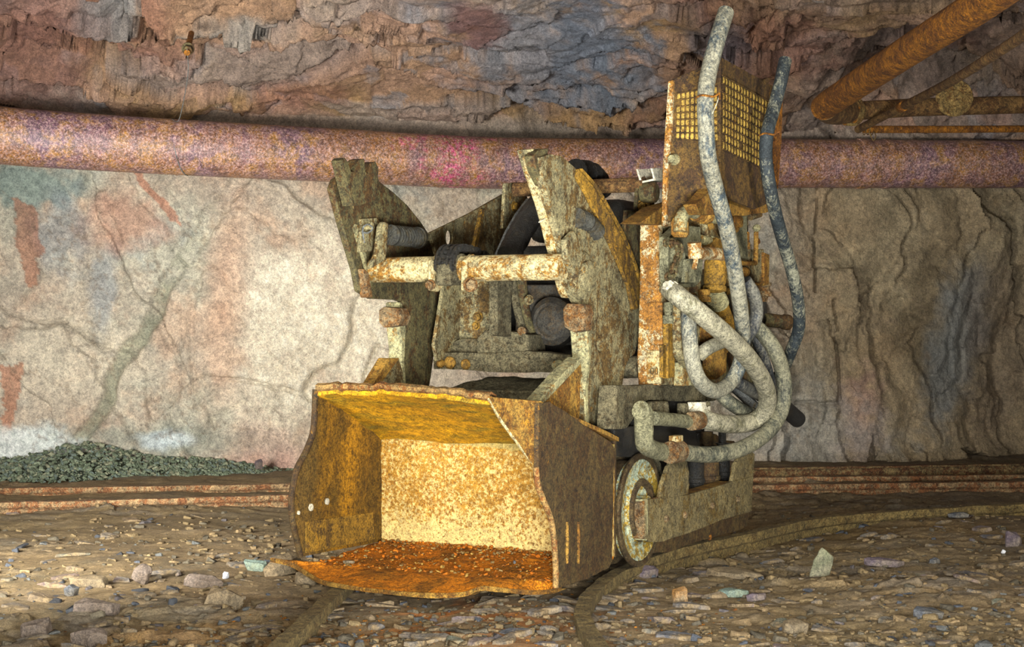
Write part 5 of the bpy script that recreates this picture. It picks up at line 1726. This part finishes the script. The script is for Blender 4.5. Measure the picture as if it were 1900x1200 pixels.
# ---------------------------------------------------------------- valve block and pipework beneath the guard
XV = 0.50
px_plate('valve_body', XV, [(1240, 440), (1262, 418), (1300, 420), (1304, 470), (1300, 520), (1290, 532), (1244, 534), (1240, 500)], 0.03, M['mud_pale'], bevel=0.008, rough=0.002, cuts=0.03)
px_plate('valve_plate', XV + 0.02, [(1306, 470), (1330, 440), (1352, 452), (1352, 478), (1306, 480)], 0.05, M['corner'], bevel=0.006, rough=0.002, cuts=0.03)
px_plate('valve_body', XV - 0.02, [(1300, 396), (1350, 394), (1388, 398), (1388, 490), (1360, 484), (1300, 470)], 0.05, M['arm'], bevel=0.006, rough=0.002, cuts=0.03)
px_plate('bracket_plate', XV + 0.02, [(1356, 398), (1386, 396), (1388, 480), (1368, 476), (1364, 460), (1356, 450)], 0.02, M['mud_pale'], bevel=0.003)
m = MB(); p = LX(XV + 0.04, (1262, 430), (1264, 406), (1272, 394), (1284, 392), (1296, 396))
m.tube(smooth_path(p, 6), 0.021, 18); m.build('elbow_pipe', M['foot'], loader)
MB().lathe(LX(XV + 0.04, (1290, 396))[0], (0.2, 1, -0.05), [(0, 0.024), (0.02, 0.026), (0.04, 0.022), (0.045, 0.028), (0.07, 0.028), (0.075, 0.022)], 24).build('union_nut', M['corner'], loader)
MB().lathe(LX(XV + 0.03, (1262, 422))[0], -ZA, [(-0.03, 0.022), (-0.015, 0.030), (0.02, 0.030), (0.03, 0.022)], 6).build('hex_coupling', M['corner'], loader)
MB().lathe(LX(XV + 0.03, (1360, 412))[0], XA, [(-0.02, 0.042), (0.004, 0.042), (0.006, 0.030), (0.014, 0.034), (0.018, 0.020), (0.03, 0.018)], 28).build('regulator_cap', M['corner'], loader)
MB().lathe(LX(XV + 0.02, (1328, 398))[0], XA, [(-0.02, 0.030), (0.01, 0.030), (0.014, 0.02), (0.03, 0.018)], 20).build('gauge_stub', M['foot'], loader)
for (a, b) in ((1267, 434), (1244, 452), (1316, 420), (1334, 416), (1342, 470), (1378, 470)):
    bolt(LX(XV + 0.004, (a, b))[0], XA, 0.010, 0.014, M['corner'])
for (a, b, c, d) in ((1306, 410, 1312, 452), (1380, 400, 1396, 388), (1392, 404, 1410, 398)):
    MB().rod(LX(XV, (a, b))[0], LX(XV, (c, d))[0], 0.010).build('thin_pipe', M['arm'], loader, rough=0.001)
# round port and a chain draped over it
rp = LX(XV + 0.0, (1255, 484))[0]
MB().lathe(rp, XA, [(0, 0.052), (0.010, 0.052), (0.014, 0.044), (0.008, 0.036), (0.004, 0.01)], 32).build('port_flange', M['mud_pale'], loader)
hc = smooth_path(LX(XV + 0.035, (1233, 450), (1248, 450), (1260, 458), (1258, 478), (1250, 496), (1248, 508), (1236, 514)), 5)
hook = empty('drag_chain', (0, 0, 0)); hook.parent = loader
for i in range(0, len(hc) - 2, 2):
    a, b = hc[i], hc[i + 2]
    d = (b - a).normalized(); u = XA if (i // 2) % 2 == 0 else XA.cross(d).normalized()
    ring = []
    for k in range(13):
        g = 2 * math.pi * k / 12
        ring.append((a + b) / 2 + d * 0.017 * math.cos(g) + u.cross(d if False else d).normalized() * 0 + (XA.cross(d).normalized() if (i // 2) % 2 == 0 else XA) * 0.010 * math.sin(g))
    MB().tube(ring, 0.0046, 8, False).build('chain_link', M['arm_dark'], hook)
# T-shaped rusty lever pipe
m = MB(); m.rod(LX(XV + 0.07, (1290, 468))[0], LX(XV + 0.07, (1340, 472))[0], 0.020, None, 20)
m.build('lever_pipe', M['strip'], loader, rough=0.001, cuts=0.02)
MB().rod(LX(XV + 0.07, (1288, 450))[0], LX(XV + 0.07, (1290, 478))[0], 0.022, None, 18).build('tee_fitting', M['strip'], loader, rough=0.001, cuts=0.02)
MB().rod(LX(XV + 0.07, (1292, 476))[0], LX(XV + 0.07, (1288, 498))[0], 0.008, None, 10).build('valve_stem', M['strip'], loader)
px_plate('blank_plate', XV + 0.03, [(1278, 480), (1305, 480), (1303, 508), (1296, 524), (1274, 524)], 0.02, M['mud_pale'], bevel=0.003)
# canister
cn = LX(XV + 0.01, (1328, 480), (1326, 535))
MB().lathe(cn[0], cn[1] - cn[0], [(0, 0.02), (0.004, 0.034), (0.012, 0.037), (0.078, 0.036), (0.086, 0.032), (0.090, 0.037), (0.106, 0.037), (0.112, 0.02)], 28).build('filter_canister', M['yellow'], loader, rough=0.0015, cuts=0.03)
# more fittings crowded round the valve block
for (a, b, c, d, r, mt) in ((1344, 492, 1356, 520, 0.022, 'arm'), (1352, 500, 1384, 504, 0.014, 'corner'), (1306, 536, 1306, 560, 0.020, 'corner'), (1360, 524, 1384, 530, 0.018, 'arm'),
                            (1240, 560, 1240, 600, 0.014, 'mud_pale'), (1384, 430, 1384, 462, 0.012, 'corner'), (1336, 372, 1372, 380, 0.022, 'corner'), (1300, 444, 1330, 450, 0.016, 'foot')):
    p, q = LX(XV + 0.0, (a, b))[0], LX(XV + 0.0, (c, d))[0]
    MB().lathe(p, q - p, [(0, r * 0.8), (0.004, r), ((q - p).length * 0.45, r), ((q - p).length * 0.47, r * 0.75), ((q - p).length * 0.6, r * 0.75), ((q - p).length * 0.62, r * 1.15), ((q - p).length, r * 1.15)], 18).build('pipe_fitting', M[mt], loader, rough=0.0012)
px_plate('manifold_plate', XV - 0.03, [(1300, 500), (1390, 496), (1396, 560), (1380, 600), (1340, 610), (1300, 600)], 0.05, M['arm_dark'], bevel=0.004, rough=0.002, cuts=0.03)
for (a, b) in ((1350, 540), (1372, 552), (1384, 520), (1318, 598), (1366, 584)):
    bolt(LX(XV - 0.03, (a, b))[0], XA, 0.010, 0.014, M['corner'])
# hand lever with ball
lv = LX(XV + 0.02, (1372, 488), (1398, 488), (1402, 482), (1403, 430))
MB().tube(smooth_path(lv, 5), 0.0085, 12).build('hand_lever', M['corner'], loader)
bm_ = MB().lathe(LX(XV + 0.02, (1404, 430))[0], ZA, [(0, 0.004), (0.003, 0.009), (0.010, 0.0145), (0.017, 0.0145), (0.024, 0.009), (0.027, 0.002)], 20).build('lever_knob', M['foot'], loader)
px_plate('yellow_tag', XV + 0.0, [(1406, 440), (1410, 444), (1411, 450), (1407, 454)], 0.003, M['pipe_or'], bevel=0)
# block behind the lever with stacked flanges below
px_plate('distributor_block', XV, [(1390, 462), (1418, 462), (1420, 524), (1392, 522)], 0.10, M['arm'], bevel=0.004)
px_plate('distributor_cover', XV + 0.01, [(1418, 468), (1428, 472), (1427, 528), (1418, 530)], 0.10, M['corner'], bevel=0.003)
d0 = LX(XV - 0.04, (1414, 524))[0]
MB().lathe(d0, -ZA, [(0, 0.034), (0.012, 0.034), (0.013, 0.028), (0.03, 0.028), (0.031, 0.036), (0.05, 0.036), (0.052, 0.022), (0.07, 0.018)], 24).build('stacked_flange', M['axle'], loader)
MB().rod(LX(XV - 0.04, (1414, 556))[0], LX(XV - 0.04, (1416, 600))[0], 0.016).build('dark_stem', M['black'], loader)
# stub pipe with open end pointing right
a, b = LX(XV - 0.04, (1414, 592))[0], LX(XV + 0.02, (1462, 598))[0]
MB().tube([b, lerp(b, a, 0.15), lerp(b, a, 0.18), a], [0.029, 0.029, 0.025, 0.025], 24, True, 0.8).build('open_pipe_stub', M['arm_dark'], loader)
# yellow hose tail and its white clamp below the canister
m = MB(); p = LX(XV + 0.02, (1334, 566), (1345, 590), (1352, 612))
m.tube(p, [0.030, 0.027, 0.026], 20); m.build('threaded_nipple', M['yellow'], loader, rough=0.001, cuts=0.02)
MB().lathe(LX(XV + 0.02, (1330, 556))[0], LX(XV + 0.02, (1334, 566))[0] - LX(XV + 0.02, (1328, 552))[0], [(-0.01, 0.03), (-0.01, 0.034), (0.02, 0.036), (0.022, 0.03)], 24).build('hose_ferrule', M['foot'], loader)
for (a, b, r) in ((1302, 548, 0.03), (1316, 566, 0.022), (1278, 560, 0.03), (1310, 620, 0.035), (1336, 640, 0.03)):
    MB().lathe(LX(XV - 0.06, (a, b))[0], XA, [(-0.05, r), (0.02, r), (0.026, r * 0.8), (0.03, r * 0.3)], 18).build('pipe_plug', M['corner'], loader, rough=0.0015)
px_plate('pale_duct', XV - 0.02, [(1262, 540), (1292, 560), (1292, 700), (1264, 660)], 0.03, M['arm'], bevel=0.006)
px_plate('rear_frame', 0.42, [(1296, 560), (1404, 540), (1412, 690), (1396, 722), (1296, 716)], 0.05, M['arm_dark'], bevel=0.004)
px_plate('mount_bracket', 0.47, [(1320, 636), (1350, 640), (1348, 690), (1330, 704), (1318, 690)], 0.03, M['corner'], bevel=0.003)
px_plate('guard_arm', xg - 0.03, [(1330, 340), (1436, 366), (1430, 392), (1380, 400), (1300, 398), (1290, 380)], 0.04, M['corner'], bevel=0.005, rough=0.003, cuts=0.03)


# ---------------------------------------------------------------- hoses
def hose(name, pts, r, mat, caps_hollow=0.0, n=8, bands=()):
    """pts: (px, py, local x)"""
    P = smooth_path([LX(x, (a, b))[0] for a, b, x in pts], n)
    return MB().tube(P, r, 18, True, caps_hollow).build(name, mat, loader, smooth=60)


hose('hose', [(1347, 22, .70), (1332, 70, .70), (1316, 130, .69), (1309, 180, .69), (1310, 235, .69), (1314, 290, .69), (1328, 350, .68), (1345, 410, .68), (1358, 470, .67), (1368, 530, .66), (1376, 590, .64), (1378, 640, .62), (1371, 680, .60),
              (1352, 712, .58), (1325, 725, .57), (1300, 708, .56), (1286, 675, .55), (1280, 630, .54), (1278, 585, .53), (1284, 560, .50)], 0.0245, M['hose_a'], 0.72)
hose('hose', [(1457, 112, .72), (1449, 150, .72), (1436, 200, .71), (1424, 245, .71), (1421, 290, .70), (1428, 345, .70), (1440, 400, .69), (1454, 450, .68), (1470, 505, .67), (1481, 560, .66), (1482, 610, .64), (1468, 650, .60), (1450, 690, .54),
              (1420, 720, .48)], 0.0215, M['hose_b'], 0.72)
hose('hose', [(1243, 536, .50), (1262, 552, .55), (1300, 582, .60), (1345, 620, .63), (1385, 660, .64), (1412, 700, .63), (1424, 735, .61), (1418, 765, .58), (1395, 783, .54), (1360, 787, .51), (1325, 783, .49), (1305, 776, .47)], 0.0305, M['hose_c'])
hose('hose', [(1395, 600, .54), (1415, 618, .58), (1438, 650, .62), (1452, 690, .63), (1455, 730, .63), (1446, 770, .62), (1420, 805, .60), (1380, 830, .57), (1340, 841, .54), (1300, 843, .51), (1262, 838, .49)], 0.0265, M['hose_d'])
hose('hose', [(1296, 660, .50), (1315, 645, .53), (1340, 634, .54), (1360, 630, .52), (1385, 640, .46)], 0.022, M['hose_c'])
hose('hose', [(1382, 520, .56), (1398, 545, .58), (1404, 575, .58), (1398, 605, .57), (1382, 630, .55), (1372, 660, .52)], 0.0225, M['hose_e'])
hose('hose', [(1396, 612, .50), (1412, 650, .53), (1424, 690, .54), (1432, 720, .52)], 0.020, M['hose_e'])
hose('hose', [(1330, 722, .44), (1352, 745, .48), (1385, 765, .50), (1420, 775, .48)], 0.024, M['hose_d'])
hose('hose', [(1345, 700, .40), (1380, 716, .42), (1420, 738, .44), (1450, 756, .45)], 0.024, M['hose_e'])
MB().rod(LX(0.44, (1436, 740))[0], LX(0.46, (1480, 778))[0], 0.032, None, 24).build('hose_end_sleeve', M['black'], loader)
MB().tube(smooth_path(LX(0.40, (1330, 690), (1370, 725), (1405, 760), (1430, 790)), 5), 0.020, 14).build('steel_rod', M['bluegrey'], loader)
# mud caked fittings at the frame
MB().tube(smooth_path(LX(.46, (1190, 760), (1196, 766), (1195, 800), (1196, 822), (1206, 832), (1230, 838), (1262, 840)), 5), 0.028, 16).build('mud_caked_elbow', M['mud_pale'], loader, rough=0.004, cuts=0.02)
MB().tube(smooth_path(LX(.44, (1212, 776), (1240, 778), (1270, 781), (1300, 782)), 5), 0.022, 16).build('mud_caked_pipe', M['mud_pale'], loader, rough=0.003, cuts=0.02)
a = LX(.49, (1252, 838))[0]
MB().lathe(a, (0.1, 1, 0), [(-0.035, 0.029), (-0.035, 0.034), (0.035, 0.034), (0.035, 0.029)], 20).build('hose_clamp', M['axle'], loader, rough=0.002)
MB().box(a + Vector((0.0, 0.01, 0.035)), (0.03, 0.05, 0.03)).build('clamp_bolt', M['cream'], loader, bevel=0.003)
a = LX(.46, (1290, 780))[0]
MB().lathe(a, (0.1, 1, 0), [(-0.03, 0.024), (-0.03, 0.031), (0.03, 0.031), (0.03, 0.024)], 20).build('hose_clamp', M['axle'], loader, rough=0.002)
a = LX(.52, (1248, 536))[0]
MB().nut(a, (-0.5, -1, 0.6), 0.018, 0.03).build('banjo_bolt', M['white'], loader)
# wire ties
for (px, py, x, r) in ((1309, 180, .69, 0.027), (1424, 250, .71, 0.024)):
    c = LX(x, (px, py))[0]
    ring = [c + Vector((r * math.cos(g), r * math.sin(g), 0.002 * math.sin(3 * g))) for g in [2 * math.pi * k / 20 for k in range(21)]]
    ring += [c + Vector((r + 0.012, 0.01, 0.01)), c + Vector((r + 0.005, 0.03, -0.004))]
    MB().tube(ring, 0.0032, 8).build('wire_tie', M['pipe_or'], loader)
MB().tube(LX(.72, (1336, 172), (1330, 192), (1322, 210)), 0.0015, 6).build('loose_wire', M['white'], loader)
MB().tube(LX(.27, (1000, 412), (1008, 408), (1013, 405)), 0.002, 6).build('cotter_pin', M['white'], loader)

# a few pieces of rock lying in the bucket
for i, (px, py, s_, mt, lab) in enumerate([(648, 1045, (0.045, 0.022, 0.008), 'st_tan', 'small flat stone lying near the lip inside the bucket'),
                                       (655, 1005, (0.040, 0.020, 0.008), 'st_grey', 'grey sliver of stone by the left side plate inside the bucket'),
                                       (955, 1046, (0.014, 0.012, 0.008), 'st_dark', 'blue-black chip on the rusty bucket floor at right'),
                                       (716, 984, (0.022, 0.018, 0.014), 'pipe_or', 'orange rust lump in the back left corner of the bucket')]):
    me = stone_mesh('stone', 600 + i, s_[0], s_[1], s_[2], 6, M[mt])
    o = bpy.data.objects.new('stone', me)
    COL.objects.link(o)
    lp = LZ(0.058, (px, py))[0]
    lp.z = 0.062 if i < 3 else 0.072
    lp.y = min(lp.y, BY - 0.03)
    o.location = loader.matrix_basis @ lp
    o.rotation_euler = (0, 0, 0.3 * i)
    tag(o, lab, 'stone')

# crumbs of rust lying on the bucket floor
r2 = np.random.RandomState(21)
pts = []
for _ in range(1500):
    lx = r2.uniform(BL + 0.02, BR - 0.02); ly = r2.uniform(-0.60, BY - 0.01)
    if r2.rand() < 0.35: ly = BY - abs(r2.normal(0, 0.05)) - 0.005
    p = Matrix.Rotation(-YAW, 3, 'Z') @ Vector((lx, ly, 0))
    q = Vector((lx * 9, ly * 9, 2))
    tt = min(1, (BY + 0.01 - ly) / 0.37)
    z = 0.055 + (0.030 - 0.055) * tt + 0.010 * abs(mnoise.noise(q)) + 0.004
    pts.append((p.x + ORG[0], p.y + ORG[1], z))
scatter('rust_crumbs', pts, list(r2.gamma(2.0, 0.0036, 1500).clip(0.003, 0.02)), M['chips'], 'orange rust crumbs and mud scattered over the bucket floor', 'rust crumbs', 0.5, seed=4, palette=('b4640f', '9c5a12', 'c0711a', '7d4d18', '8a7346', 'a8853f'))
